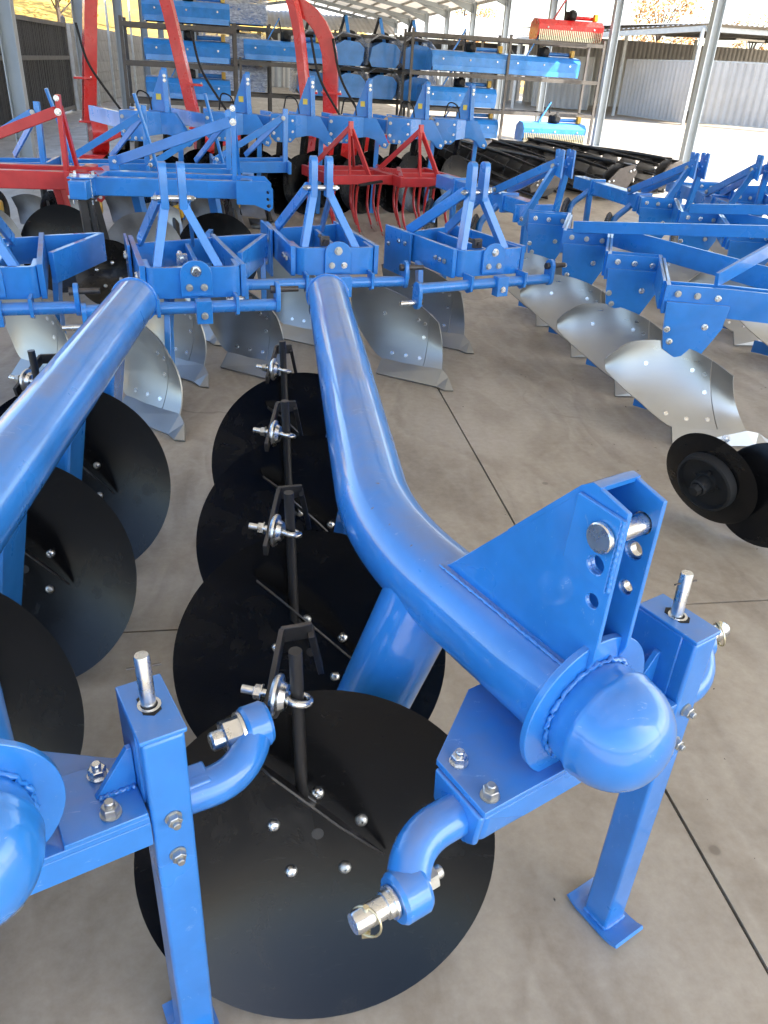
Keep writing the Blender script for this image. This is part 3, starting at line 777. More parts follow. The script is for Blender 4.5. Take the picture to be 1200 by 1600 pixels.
# discs, hubs, arms, scrapers
DN = V((math.cos(0.355) * math.cos(-1.60), math.cos(0.355) * math.sin(-1.60), math.sin(0.355)))
DR, DD = 0.334, 0.088
RS = (DR * DR + DD * DD) / (2 * DD)
def disc_mesh():
    m = MB(); prof = []
    n = 14
    for k in range(n + 1):
        r = DR * k / n; prof.append((r, RS - math.sqrt(RS * RS - r * r) - DD))
    back = [(max(0, r - 0.002), h - 0.006) for r, h in prof[::-1]]
    back[-1] = (0.0, back[-1][1])
    m.lathe(prof + back, (0, 0, 0), (0, 0, 1), 96)
    return m.mesh('disc', M['black'], 30)
DISC = disc_mesh()
qd = DN.to_track_quat('Z', 'Y').to_matrix()
ux, uy = qd @ V((1, 0, 0)), qd @ V((0, 1, 0))
def dish(r): return RS - math.sqrt(RS * RS - r * r) - DD
def on_disc(c, u, v, lift=0.0):
    r = math.hypot(u, v); return c + ux * u + uy * v + DN * (dish(min(r, DR)) + lift)
for i in range(4):
    c = W(0.086 + 0.023 * i, 0.926 + 0.545 * i, DR * math.cos(0.355) + 0.002)
    o = link('disc', DISC, dp)
    o.matrix_local = Matrix.Translation(c) @ qd.to_4x4()
    for k in range(5):
        a = rad(18 + 72 * k + 7 * i); u, v = 0.090 * math.cos(a), 0.090 * math.sin(a)
        p = on_disc(c, u, v, 0.0005); nn = (DN * RS - (ux * u + uy * v)).normalized()
        bolt(dp, p, nn, DOME, 0.90)
    MB().lathe([(0, 0), (0.012, 0), (0.012, 0.0008), (0, 0.0008)], on_disc(c, 0, 0, 0.0003), DN, 20).build('centre_plug', 'blackraw', dp)
    hub0 = c - DN * (DD + 0.006); hub1 = hub0 - DN * 0.13
    hb = MB().lathe([(0, 0), (0.105, 0.0), (0.105, 0.012), (0.062, 0.016), (0.058, 0.10), (0.045, 0.125), (0, 0.13)], hub0, -DN, 28).build('hub', 'blue', dp)
    # arm
    if i == 0:
        top = W(0.315, 1.205, 0.735); low = hub1 + V((0.03, 0.01, 0.01))
        MB().tube([top, top.lerp(low, 0.5), low], [0.080, 0.076, 0.068], 24).build('disc_arm', 'blue', dp, smooth=60)
        wpts = []
    else:
        top = W(0.262 + 0.0255 * (c.y + OD.y + 0.27 - 1.8), c.y + OD.y + 0.27, 0.735); low = hub1 + V((0.055, 0.02, 0.0))
        am = MB(); am.bar(top, low, 0.185, 0.066, (1, 0, 0.3), 0.150, 0.062); arm = am.build('disc_arm', 'blue', dp, bevel=0.012, seg=3)
        MB().box(low + V((0.035, -0.03, 0.03)), (0.12, 0.10, 0.012)).build('arm_foot', 'blue', arm, bevel=0.002)
        MB().plate([low + V((0.08, -0.05, 0.024)), low + V((0.08, 0.02, 0.024)), low + V((0.07, 0.02, -0.09)), low + V((0.07, -0.03, -0.09))], (0.010, 0, 0)).build('arm_lug', 'blue', arm, bevel=0.002)
    # scraper: blade close to the dish, rod, eye clamp and bracket
    rx, ry = 0.046 + 0.012 * i, 1.000 + 0.545 * i
    rod = MB(); rod.tube([W(rx + 0.012, ry, 0.400), W(rx + 0.010, ry, 0.45), W(rx, ry, 0.757)], 0.0115, 14)
    rod.tube([W(rx + 0.012, ry + 0.004, 0.402), W(rx + 0.030, ry + 0.002, 0.384)], 0.0125, 10)
    rod.build('scraper_rod', 'blackraw', dp, smooth=40)
    # blade edge runs down the dish from upper left to lower right
    sh_ = V((0.023 * i, 0.545 * i, 0))
    A_, B_ = W(-0.042, 1.030, 0.497) + sh_, W(0.218, 0.968, 0.256) + sh_
    vw = V((-0.30, -0.55, 0.76)).normalized()
    MB().plate([A_, A_.lerp(B_, 0.5) + V((0, 0.006, -0.004)), B_, B_ + vw * 0.012 + (A_ - B_) * 0.02, A_.lerp(B_, 0.72) + vw * 0.070, A_.lerp(B_, 0.25) + vw * 0.070, A_ + vw * 0.022 + (B_ - A_) * 0.02], (A_ - B_).cross(vw).normalized() * 0.005).build('scraper_blade', 'blackraw', dp, bevel=0.0008, seg=1)
    cz = 0.652
    e = W(rx, ry, cz)
    side = V((0.95, -0.30, 0)).normalized()
    MB().torus(e + V((0.004, -0.002, 0)), (0.25, 0.35, 1), 0.0215, 0.0068, n=28, m=10).build('eye_bolt', 'zinc', dp, smooth=60)
    sh = MB(); sh.cyl(e - side * 0.020, e - side * 0.095 + V((0, 0, 0.004)), 0.0075, 14)
    sh.build('eye_shank', 'zinc', dp)
    bolt(dp, e - side * 0.058 + V((0, 0, 0.002)), -side, NUT, 0.78, 'nut')
    sd_ = MB().lathe([(0.010, 0.0), (0.034, 0.002), (0.039, 0.008), (0.038, 0.013), (0.028, 0.016), (0.022, 0.026), (0.008, 0.027)], e - side * 0.041, side, 26)
    sd_.build('serrated_saddle', 'zinc', dp, smooth=40)
    br = MB(); q = e - side * 0.050
    br.bar(q + V((-0.008, -0.060, -0.020)), q + V((0.030, 0.125, 0.030)), 0.010, 0.032, (0, 0, 1))
    br.bar(q + V((0.028, 0.122, 0.030)), q + V((0.085, 0.135, 0.028)), 0.010, 0.032, (0, 0, 1))
    br.bar(q + V((0.083, 0.13, 0.028)), q + V((0.105, 0.16, -0.09)), 0.012, 0.030, (0, 1, 0))
    br.build('scraper_bracket', 'blackraw', dp, bevel=0.001, seg=1)

dp2 = copy_tree(dp)
link_pin(L(-0.050, 0.430, 0.640), 1)          # only the plough in front carries its right-hand pin
dp2['label'] = 'second blue disc plough at the left edge, its square stand leg in front'
_q = Matrix.Rotation(rad(-2.5), 3, 'Z')
_t = V((-0.475, 3.15, 0)) - _q @ W(0.292, 3.27, 0)
dp2.location = (_t.x, _t.y, 0); dp2.rotation_euler = (0, 0, rad(-2.5))
# ================================================================ mouldboard ploughs
def surf(bot, top, ns, nt_, conc, N, s0=0.0, s1=1.0):
    """grid of points between a bottom and a top curve (functions of s), hollowed by conc along N"""
    rows = []
    for i in range(ns + 1):
        s = i / ns; b, t = V(bot(s)), V(top(s)); row = []
        for k in range(nt_ + 1):
            u = k / nt_; row.append(b.lerp(t, u) + V(N) * (4 * u * (1 - u) * conc * (1 - 0.85 * (s0 + (s1 - s0) * s))))
        rows.append(row)
    return rows
def bez(p, t):
    p = [V(q) for q in p]
    while len(p) > 1: p = [a.lerp(b, t) for a, b in zip(p, p[1:])]
    return p[0]
def crom(p, t):
    """smooth curve through the points p"""
    p = [V(q) for q in p]; n = len(p) - 1
    x = min(max(t, 0.0), 0.99999) * n; i = int(x); u = x - i
    a, b, c, d = p[max(i - 1, 0)], p[i], p[i + 1], p[min(i + 2, n)]
    return 0.5 * ((2 * b) + (c - a) * u + (2 * a - 5 * b + 4 * c - d) * u * u + (3 * b - a - 3 * c + d) * u ** 3)
def body_meshes(kind):
    """share, shin and mouldboard of one plough body; tip near the origin, wing to -x"""
    out = {}
    if kind == 'short':
        bot = lambda s: crom([(-0.03, 0.115, 0.085), (-0.19, 0.225, 0.08), (-0.345, 0.345, 0.075), (-0.43, 0.47, 0.15), (-0.50, 0.58, 0.26)], s)
        top = lambda s: crom([(-0.065, 0.165, 0.350), (-0.14, 0.27, 0.405), (-0.27, 0.39, 0.455), (-0.42, 0.50, 0.48), (-0.53, 0.585, 0.43)], s)
    else:
        bot = lambda s: crom([(0.525, -0.14, 0.078), (0.33, -0.125, 0.082), (0.135, -0.095, 0.085), (-0.020, 0.015, 0.185), (-0.115, 0.080, 0.255), (-0.172, 0.125, 0.305)], s)
        top = lambda s: crom([(0.405, -0.085, 0.355), (0.30, 0.02, 0.415), (0.165, 0.105, 0.455), (0.03, 0.125, 0.468), (-0.085, 0.128, 0.448), (-0.182, 0.135, 0.365)], s)
    sc = 0.16
    conc, HN = (0.045, V((0.45, 0.85, -0.12))) if kind == 'short' else (0.05, V((0.10, 0.95, -0.25)))
    m = MB().shell(surf(lambda s: bot(sc + 0.004 + (0.996 - sc) * s), lambda s: top(sc + 0.004 + (0.996 - sc) * s), 22, 8, conc, HN, sc, 1.0), 0.008)
    out['mouldboard'] = m.mesh('mouldboard', M['galv'], 60)
    m = MB().shell(surf(lambda s: bot(sc * s), lambda s: top(sc * s), 4, 8, conc, HN, 0.0, sc), 0.008)
    out['shin_plate'] = m.mesh('shin_plate', M['galv'], 60)
    # share with a bar nose
    edge = [(0.045, -0.085, 0.004), (-0.005, -0.078, 0.004), (-0.045, 0.0, 0.010), (-0.36, 0.27, 0.010)]
    back = [(-0.36, 0.345, 0.062), (-0.018, 0.112, 0.082), (0.012, 0.070, 0.060)]
    if kind == 'long':
        edge = [(0.70, -0.165, 0.004), (0.655, -0.185, 0.004), (0.575, -0.175, 0.008), (0.125, -0.165, 0.008)]
        back = [(0.135, -0.098, 0.085), (0.527, -0.143, 0.078), (0.60, -0.135, 0.060)]
    else:
        edge = [(0.015, -0.012, 0.004), (-0.035, -0.005, 0.004), (-0.075, 0.045, 0.008), (-0.392, 0.272, 0.008)]
        back = [(-0.350, 0.347, 0.074), (-0.028, 0.113, 0.085), (0.0, 0.070, 0.055)]
    m = MB(); pts = [V(p) for p in edge + back]
    m.add(pts, [(6, 5, 2, 1), (0, 6, 1), (5, 4, 3, 2)])
    out['share'] = m.mesh('share', M['wornplate'] if kind == 'worn' else M['galv'], 0)
    return out
BODY = {k: body_meshes(k) for k in ('short', 'long')}
FLUSH = MB().lathe([(0, 0.0012), (0.011, 0.0012), (0.012, 0.0), (0.0, 0.0)], (0, 0, 0), (0, 0, 1), 12).mesh('bolt', M['zinc'], 40)
LEGM = MB().plate([(-0.13, 0.33, 0.10), (-0.13, 0.43, 0.10), (-0.13, 0.47, 0.40), (-0.13, 0.58, 0.60), (-0.13, 0.46, 0.60), (-0.13, 0.40, 0.40)], (0.030, 0, 0)).mesh('leg', M['blue2'], 0)
def body(root, tip, yaw, kind='short', leg=True, sc=1.0):
    T = Matrix.Translation(V(tip)) @ Matrix.Rotation(yaw, 4, 'Z') @ Matrix.Scale(sc, 4)
    mb = None
    for nm in ('mouldboard', 'shin_plate', 'share'):
        o = link(nm, BODY[kind][nm], root, solid=0.0 if nm != 'share' else 0.012); o.matrix_local = T
        if nm == 'mouldboard': mb = o
    if leg:
        o = link('leg', LEGM, root, bevel=0.002, seg=1); o.matrix_local = T
    # countersunk bolts: two by the shin, a row above the share
    me = BODY[kind]['mouldboard']
    ny = 9
    for (i, k) in ((1, 6), (3, 6), (1, 1), (4, 1), (7, 1), (1, 4), (11, 5)):
        v = me.vertices[i * ny + k]; v2 = me.vertices[i * ny + k + 23 * ny]; n = (v.co - v2.co).normalized()
        w = v if n.y < 0 else v2
        if n.y > 0: n = -n
        v = w
        b = bpy.data.objects.new('bolt', FLUSH); COL.objects.link(b); b.parent = root
        b.matrix_local = T @ Matrix.Translation(v.co + n * 0.0004) @ n.to_track_quat('Z', 'Y').to_matrix().to_4x4()
    return mb

def two_furrow(label, loc, yaw, bodies, rear=None, pinbolt='zinc'):
    """mounted plough seen from the front. loc: under the middle of the hitch shaft. bodies: list of (tip x, y, yaw) in scene space"""
    root = empty('mouldboard_plough', label, 'plough', (loc[0], loc[1], 0), 0, 'small mouldboard ploughs in a row')
    Rz = Matrix.Rotation(yaw, 3, 'Z')
    def P(x, y, z): return Rz @ V((x, y, z))
    Y_ = Rz @ V((0, 1, 0)); X_ = Rz @ V((1, 0, 0)); Z_ = V((0, 0, 1))
    MB().cyl(P(-0.44, 0, 0.545), P(0.44, 0, 0.545), 0.029, 20).build('hitch_shaft', 'blue2', root)
    for s, up in ((-1, -1), (1, 1)):
        lug = MB(); c0 = P(s * 0.45, 0, 0.545); c1 = P(s * 0.45, 0, 0.545 + up * 0.075)
        pts = []
        for k in range(9): a = math.pi * k / 8; pts.append(c1 + Y_ * (0.038 * math.cos(a)) + Z_ * (up * 0.038 * math.sin(a)))
        for k in range(9): a = math.pi + math.pi * k / 8; pts.append(c0 + Y_ * (0.038 * math.cos(a)) + Z_ * (up * 0.038 * math.sin(a)))
        lug.plate(pts, X_ * 0.022).build('shaft_lug', 'blue2', root, bevel=0.003)
        pn = MB(); pn.cyl(c1 - X_ * (s * 0.025), c1 + X_ * (s * 0.105), 0.014, 16); pn.build('link_pin', 'zinc' if s < 0 else 'darksteel', root)
        MB().lathe([(0, 0), (0.019, 0), (0.019, 0.02), (0, 0.02)], c1 - X_ * (s * 0.012), -X_ * s, 8).build('pin_nut', 'darksteel', root)
    # bent front plate, two side beams
    zc, hh = 0.645, 0.145
    fp = fillet([P(-0.150, 0.26, zc), P(-0.145, 0.075, zc), P(0.275, 0.075, zc), P(0.275, 0.24, zc)], 0.035, 5)
    m = MB()
    rows = [[p + Z_ * (-hh / 2), p + Z_ * (hh / 2)] for p in fp]
    m.shell(rows, 0.026); m.build('front_plate', 'blue2', root, bevel=0.0015, seg=1, smooth=30)
    MB().bar(P(-0.172, 0.085, zc), P(-0.190, 0.82, zc), 0.026, 0.158).build('side_beam', 'blue2', root, bevel=0.002)
    MB().bar(P(-0.212, 0.52, zc - 0.05), P(-0.217, 0.84, zc - 0.05), 0.014, 0.27).build('leg_plate', 'blue2', root, bevel=0.002)
    MB().bar(P(0.302, 0.085, zc), P(0.255, 0.84, zc), 0.026, 0.158).build('side_beam', 'blue2', root, bevel=0.002)
    MB().bar(P(-0.17, 0.66, zc), P(0.260, 0.80, zc), 0.022, 0.135).build('rear_beam', 'blue2', root, bevel=0.002)
    MB().bar(P(0.10, 0.10, zc - 0.005), P(0.10, 0.72, zc - 0.005), 0.022, 0.115).build('middle_beam', 'blue2', root, bevel=0.002)
    for (y, dz) in ((0.16, 0.0), (0.21, 0.0), (0.26, 0.0), (0.57, 0.02), (0.65, 0.02), (0.60, -0.12), (0.78, -0.02)):
        bolt(root, P(-0.2255 if y > 0.5 else -0.192, y, zc + dz), -X_, BOLT, 0.72)
    # shaft carriers
    for x in (-0.12, 0.25):
        MB().plate([P(x, -0.045, 0.60), P(x, 0.055, 0.60), P(x, 0.045, 0.515), P(x, 0.0, 0.498), P(x, -0.04, 0.515)], X_ * 0.016).build('shaft_carrier', 'blue2', root, bevel=0.002)
    # adjuster bracket with a round head
    pts = [P(-0.005, 0.050, 0.585), P(0.145, 0.050, 0.585)]
    for k in range(9): a = math.pi * k / 8; pts.append(P(0.07 + 0.075 * math.cos(a), 0.050, 0.690 + 0.065 * math.sin(a)))
    MB().plate(pts, Y_ * 0.014).build('adjuster_plate', 'blue2', root, bevel=0.003)
    MB().box(P(0.09, -0.02, 0.530), (0.075, 0.055, 0.11), Rz).build('clamp_block', 'blue2', root, bevel=0.003)
    bolt(root, P(0.07, 0.042, 0.705), -Y_, BOLT, 1.25 if pinbolt == 'zinc' else 1.1)
    for x in (0.035, 0.105): bolt(root, P(x, 0.042, 0.628), -Y_, BOLT, 0.85)
    bolt(root, P(0.09, -0.048, 0.515), -Y_, BOLT, 0.85)
    sc = MB(); sc.cyl(P(0.02, 0.13, 0.735), P(0.02, 0.28, 0.740), 0.012, 12); sc.box(P(0.02, 0.16, 0.735), (0.05, 0.03, 0.05), Rz); sc.build('adjuster_screw', 'zinc' if pinbolt == 'zinc' else 'darksteel', root)
    # A frame: cranked uprights and two stays
    for s, xb in ((-1, -0.115), (1, 0.215)):
        xm = 0.005 + s * 0.042
        up = MB(); up.bar(P(xb, 0.12, 0.655), P(xm, 0.20, 0.985), 0.040, 0.050, Y_); up.build('mast_leg', 'blue2', root, bevel=0.002)
        top = []
        for k in range(9): a = math.pi * k / 8; top.append(P(xm, 0.20 + 0.030 * math.cos(a), 1.135 + 0.03 * math.sin(a)))
        hd = MB(); hd.plate([P(xm, 0.168, 0.960), P(xm, 0.232, 0.960)] + top, X_ * 0.036); hd.build('mast_head', 'blue2', root, bevel=0.002)
        st = MB(); st.bar(P(xm + s * 0.026, 0.215, 1.005), P(-0.15 if s < 0 else 0.13, 0.68, 0.715), 0.018, 0.060, (0, 0, 1)); st.build('stay', 'blue2', root, bevel=0.002)
    MB().cyl(P(-0.070, 0.20, 1.005), P(0.085, 0.20, 1.005), 0.014, 14).build('mast_pin', 'zinc', root)
    for x, d in ((-0.071, -1), (0.083, 1)): bolt(root, P(x, 0.20, 1.005), X_ * d, NUT, 0.8, 'nut')
    if rear: rear(root, P)
    for (tx, ty, yw) in bodies: body(root, (tx - loc[0], ty - loc[1], 0), yw)
    return root
two_furrow('blue two furrow plough nearest the bare floor, right of the disc plough beam end', (1.30, 4.38, 0), rad(19), [(1.08, 4.10, rad(0)), (1.37, 4.76, rad(0))], pinbolt='dark')
two_furrow('blue two furrow plough directly behind the end of the front disc plough beam', (0.385, 4.33, 0), rad(9), [(0.17, 4.20, rad(0)), (0.52, 4.78, rad(0))], pinbolt='dark')
def rear_box(root, P):
    MB().bar(P(0.27, 0.78, 0.645), P(0.56, 0.86, 0.645), 0.026, 0.15).build('rear_arm', 'blue2', root, bevel=0.002)
    MB().bar(P(0.56, 0.86, 0.645), P(0.33, 0.36, 0.645), 0.026, 0.15).build('rear_arm', 'blue2', root, bevel=0.002)
two_furrow('blue two furrow plough behind the end of the left disc plough beam', (-0.345, 3.80, 0), rad(10), [(-0.29, 4.17, rad(-8)), (-0.37, 3.47, rad(-8)), (-0.24, 4.90, rad(-8))], rear_box)
two_furrow('blue plough cut by the left edge beside the left disc plough', (-1.27, 3.72, 0), rad(8), [(-1.33, 3.60, rad(-4)), (-0.98, 4.05, rad(-4))], rear_box)

# ---- three furrow plough at the right with zigzag beam
def zigzag(label, loc, yaw=0.0, coulter=True):
    root = empty('mouldboard_plough', label, 'plough', (loc[0], loc[1], 0), yaw, 'long mouldboard ploughs at the right')
    o = V((2.05, 3.5, 0))
    def P(x, y, z): return V((x, y, z)) - o
    plates = [(2.000 - 0.015 * k, 3.61 + 0.700 * k) for k in range(4)]
    anchors = [(1.925 - 0.015 * k, 3.47 + 0.685 * k) for k in range(4)]
    u = V((math.cos(rad(-14)), math.sin(rad(-14)), 0)); nrm = V((-u.y, u.x, 0)) * -1.0
    zt, zb = 0.740, 0.600
    chain = []
    for k in (3, 2, 1, 0):
        a = P(*plates[k], 0); chain += [a + u * 0.0, a + u * 0.30]
    chain.append(chain[-1] + V((0.75, -0.32, 0)))
    for off_, tall in ((0.0, 1.0), (0.085, 1.0)):
        m = MB(); rows = [[p - nrm * off_ + V((0, 0, zb)), p - nrm * off_ + V((0, 0, zt))] for p in chain]
        m.shell(rows, 0.022); m.build('zigzag_beam', 'blue2', root, smooth=0)
    for k in range(4):
        a = P(*plates[k], 0)
        pl = [a + u * 0.0 + V((0, 0, 0.665)), a + u * 0.305 + V((0, 0, 0.665)), a + u * 0.295 + V((0, 0, 0.55)), a + u * 0.185 + V((0, 0, 0.335)), a + u * 0.03 + V((0, 0, 0.43)), a + u * 0.012 + V((0, 0, 0.54))]
        MB().plate([p + nrm * 0.0225 for p in pl], nrm * 0.020).build('leg_plate', 'blue2', root, bevel=0.002)
        for (t, z) in ((0.05, 0.702), (0.145, 0.698), (0.245, 0.694), (0.03, 0.53), (0.055, 0.47), (0.21, 0.555)):
            bolt(root, a + u * t + nrm * (0.0325 if z < 0.66 else 0.0115) + V((0, 0, z)), nrm, BOLT, 0.80)
        b_ = P(*anchors[k], 0)
        MB().bar(b_ + V((0.27, 0.17, 0.40)), b_ + V((0.32, 0.04, 0.09)), 0.10, 0.03, (0, 1, 0)).build('leg', 'blue2', root, bevel=0.002)
        MB().bar(b_ + V((0.46, 0.03, 0.05)), b_ + V((0.16, 0.38, 0.05)), 0.014, 0.08).build('landside', 'blue2', root)
        body(root, b_, 0.0, 'long', leg=False)
    # long stays from the mast out of view to the rear plates
    MB().bar(P(2.02, 5.00, 0.765), P(3.5, 4.05, 0.93), 0.02, 0.07).build('stay', 'blue2', root, bevel=0.002)
    MB().bar(P(2.25, 3.62, 0.765), P(3.2, 4.20, 1.00), 0.02, 0.07).build('stay', 'blue2', root, bevel=0.002)
    MB().bar(P(2.30, 5.15, 0.70), P(2.95, 3.45, 0.70), 0.016, 0.12).build('inner_rail', 'blue2', root, bevel=0.002)
    # hitch plate with linch pin
    pts = [P(2.47, 3.02, 0.66), P(2.62, 2.99, 0.66)] + [P(2.545 + 0.06 * math.cos(math.pi + math.pi * k / 8), 3.005, 0.52 + 0.06 * math.sin(math.pi + math.pi * k / 8)) for k in range(9)][::-1]
    MB().plate(pts, (0, 0.02, 0)).build('hitch_lug', 'blue2', root, bevel=0.003)
    MB().cyl(P(2.54, 2.95, 0.60), P(2.54, 3.06, 0.60), 0.013, 12).build('link_pin', 'darksteel', root)
    MB().torus(P(2.525, 2.965, 0.585), (0.3, 1, 0.2), 0.026, 0.003, n=20, m=8).build('linch_ring', 'zinc', root)
    return root, P
zp, ZP = zigzag('blue three furrow plough with pale mouldboards behind the black coulter disc', (2.05, 3.5))
body_c = None
zp2, _ = zigzag('second long blue plough behind, partly cut by the right edge', (3.35, 4.45))
zp3, _ = zigzag('third long blue plough at the right edge, farthest of its kind', (4.55, 5.75))
# disc coulters with depth bands, in front of the nearest long plough
def coulter(root, c, n, r=0.205, band=True):
    n = V(n).normalized()
    d = MB().lathe([(0, 0.0035), (r * 0.97, 0.0035), (r, 0.0), (r * 0.97, -0.0035), (0, -0.0035)], c, n, 56).build('coulter_disc', 'black', root)
    if band:
        hb = MB().lathe([(0.03, 0.004), (0.123, 0.004), (0.128, 0.010), (0.124, 0.045), (0.114, 0.048), (0.110, 0.024), (0.035, 0.018), (0.0, 0.018)], c, n, 44).build('depth_band', 'rubber', d)
        MB().lathe([(0.048, 0.018), (0.044, 0.028), (0.036, 0.030), (0.034, 0.075), (0.028, 0.082), (0.0, 0.082)], c, n, 28).build('hub', 'rubber', d)
        MB().lathe([(0.030, 0.082), (0.024, 0.082), (0.022, 0.108), (0, 0.11)], c, n, 6).build('hub_nut', 'rubber', d)
        for k in range(4):
            a = math.pi / 2 * k + 0.5; w = n.orthogonal().normalized(); v = n.cross(w)
            MB().bar(V(c) + n * 0.022 + (w * math.cos(a) + v * math.sin(a)) * 0.04, V(c) + n * 0.022 + (w * math.cos(a) + v * math.sin(a)) * 0.062, 0.012, 0.012, n).build('hub_rib', 'rubber', d)
    return d
op = empty('double_disc_opener', 'pair of black opener discs with rubber depth band at the right edge', 'disc opener', (1.9, 2.5, 0))
def OP(x, y, z): return V((x - 1.9, y - 2.5, z))
n1 = V((math.cos(-0.27) * math.cos(-2.65), math.cos(-0.27) * math.sin(-2.65), math.sin(-0.27)))
coulter(op, OP(1.790, 2.560, 0.218), n1, 0.208)
coulter(op, OP(1.965, 2.420, 0.212), V((-0.80, -0.58, 0.12)), 0.212, False)
MB().cyl(OP(1.80, 2.565, 0.222), OP(2.10, 2.66, 0.25), 0.02, 14).build('axle', 'blackraw', op)
MB().tube(fillet([OP(2.02, 2.62, 0.285), OP(2.20, 2.60, 0.40), OP(2.45, 2.62, 0.75)], 0.08), 0.022, 12).build('arm', 'blackraw', op)
bolt(op, OP(1.86, 2.66, 0.33), (-0.6, -0.6, 0.4), NUT, 0.9, 'nut'); bolt(op, OP(1.90, 2.69, 0.335), (-0.6, -0.6, 0.4), NUT, 0.9, 'nut')

# ================================================================ second row: square-tube disc plough frames (blue and red)
def frame_plough(mat):
    """local: root under the near right end plate; bars run along x, mast at the right"""
    root = empty('square_tube_plough', 'x', 'disc plough', (0, 0, 0))
    z = 0.80
    MB().bar((-1.12, -0.22, z), (-1.02, 0.65, z), 0.11, 0.11).build('side_tube', mat, root, bevel=0.006)
    MB().bar((-1.12, -0.224, z), (-1.12, -0.220, z), 0.085, 0.085).build('tube_cap', mat, root, bevel=0.003)
    MB().bar((-1.05, 0.02, z), (-0.02, 0.06, z), 0.075, 0.115).build('cross_tube', mat, root, bevel=0.006)
    MB().bar((-1.02, 0.36, z), (-0.02, 0.36, z), 0.075, 0.115).build('cross_tube', mat, root, bevel=0.006)
    MB().bar((-0.06, -0.05, z), (-0.03, 0.52, z), 0.085, 0.115).build('side_tube', mat, root, bevel=0.006)
    for y in (-0.075, 0.20):
        me = holed([(0.0, -0.075), (0.10, -0.115), (0.125, -0.09), (0.125, 0.03), (0.08, 0.075), (-0.12, 0.075), (-0.12, -0.075)], [(0.095, 0.01, 0.014), (0.095, -0.035, 0.014), (0.095, -0.08, 0.014)], V((0.0, y, z)), V((1, 0, 0)), V((0, 0, 1)), 0.012)
        me.materials.append(M[mat]); link('end_plate', me, root)
    for x in (-1.17, -1.055):
        for y in (-0.10, 0.04):
            MB().cyl((x, y, z - 0.10), (x, y, z + 0.085), 0.008, 10).build('u_bolt', 'zinc', root)
            bolt(root, (x, y, z + 0.068), (0, 0, 1), NUT, 0.62, 'nut')
    MB().box((-1.112, -0.03, z + 0.062), (0.16, 0.20, 0.010)).build('clamp_plate', mat, root, bevel=0.002)
    MB().box((-1.112, -0.03, z - 0.064), (0.16, 0.20, 0.012)).build('clamp_plate', 'blackraw', root, bevel=0.002)
    # mast and long brace
    MB().bar((-0.13, 0.07, z), (-0.12, 0.07, z + 0.52), 0.030, 0.065, (0, 1, 0)).build('mast', mat, root, bevel=0.003)
    MB().bar((-0.09, 0.30, z), (-0.115, 0.10, z + 0.44), 0.022, 0.060, (0, 1, 0)).build('mast_stay', mat, root, bevel=0.003)
    MB().bar((-0.14, 0.045, z + 0.42), (-0.98, 0.45, z + 0.10), 0.022, 0.065, (0, 0, 1)).build('brace', mat, root, bevel=0.003)
    MB().plate([(-1.00, 0.44, z + 0.055), (-0.93, 0.44, z + 0.055), (-0.95, 0.44, z + 0.15), (-1.0, 0.44, z + 0.14)], (0, 0.05, 0)).build('brace_lug', mat, root, bevel=0.002)
    bolt(root, (-0.125, 0.030, z + 0.42), (0, -1, 0), BOLT, 1.1); bolt(root, (-0.125, 0.036, z + 0.50), (0, -1, 0), BOLT, 0.9)
    bolt(root, (-0.96, 0.425, z + 0.11), (0, -1, 0), BOLT, 0.9)
    # stems and big worn discs
    for (x, y) in ((-1.10, -0.02), (-0.85, 0.40), (-0.30, 0.42)):
        MB().bar((x, y + 0.12, z - 0.06), (x + 0.05, y + 0.20, 0.34), 0.07, 0.06).build('disc_stem', 'blackraw' if x < -1 else mat, root, bevel=0.004)
    for (x, y, nx, mt) in ((-0.80, 0.20, -0.25, 'wornplate'), (-0.28, 0.26, -0.2, 'black'), (-1.02, 0.02, 0.25, 'black')):
        n = V((nx, -0.90, 0.28)).normalized()
        r_ = 0.31 if mt != 'black' or x > -1 else 0.23
        prof = [(r_ * k / 10, 0.07 * ((k / 10) ** 2 - 1)) for k in range(11)]
        dsk = MB().lathe(prof + [(r * 0.99, h - 0.006) for r, h in prof[::-1]], (x, y, r_ * 0.97), n, 48).build('disc', mt, root)
        for k in range(4):
            a = 1.57 * k + 0.4; w = n.orthogonal().normalized(); v = n.cross(w)
            bolt(dsk, V((x, y, r_ * 0.97)) + n * -0.062 + (w * math.cos(a) + v * math.sin(a)) * 0.085, n, DOME, 1.0)
    # scraper stem with black ribs at the near left
    MB().bar((-1.12, -0.10, z - 0.07), (-1.10, -0.09, 0.30), 0.035, 0.05).build('coulter_stem', 'blackraw', root, bevel=0.004)
    MB().cyl((-1.07, -0.09, z - 0.07), (-1.05, -0.08, 0.34), 0.02, 12).build('coulter_stem', 'blackraw', root)
    return root
fb = frame_plough('blue2'); fr = frame_plough('red')
place(fb, (0.0, 5.80, 0), rad(1), 'blue square tube disc plough frame with tall mast and long brace', 'square tube disc plough frames')
place(fr, (-1.13, 5.95, 0), rad(1), 'red square tube disc plough frame at the left edge', 'square tube disc plough frames')

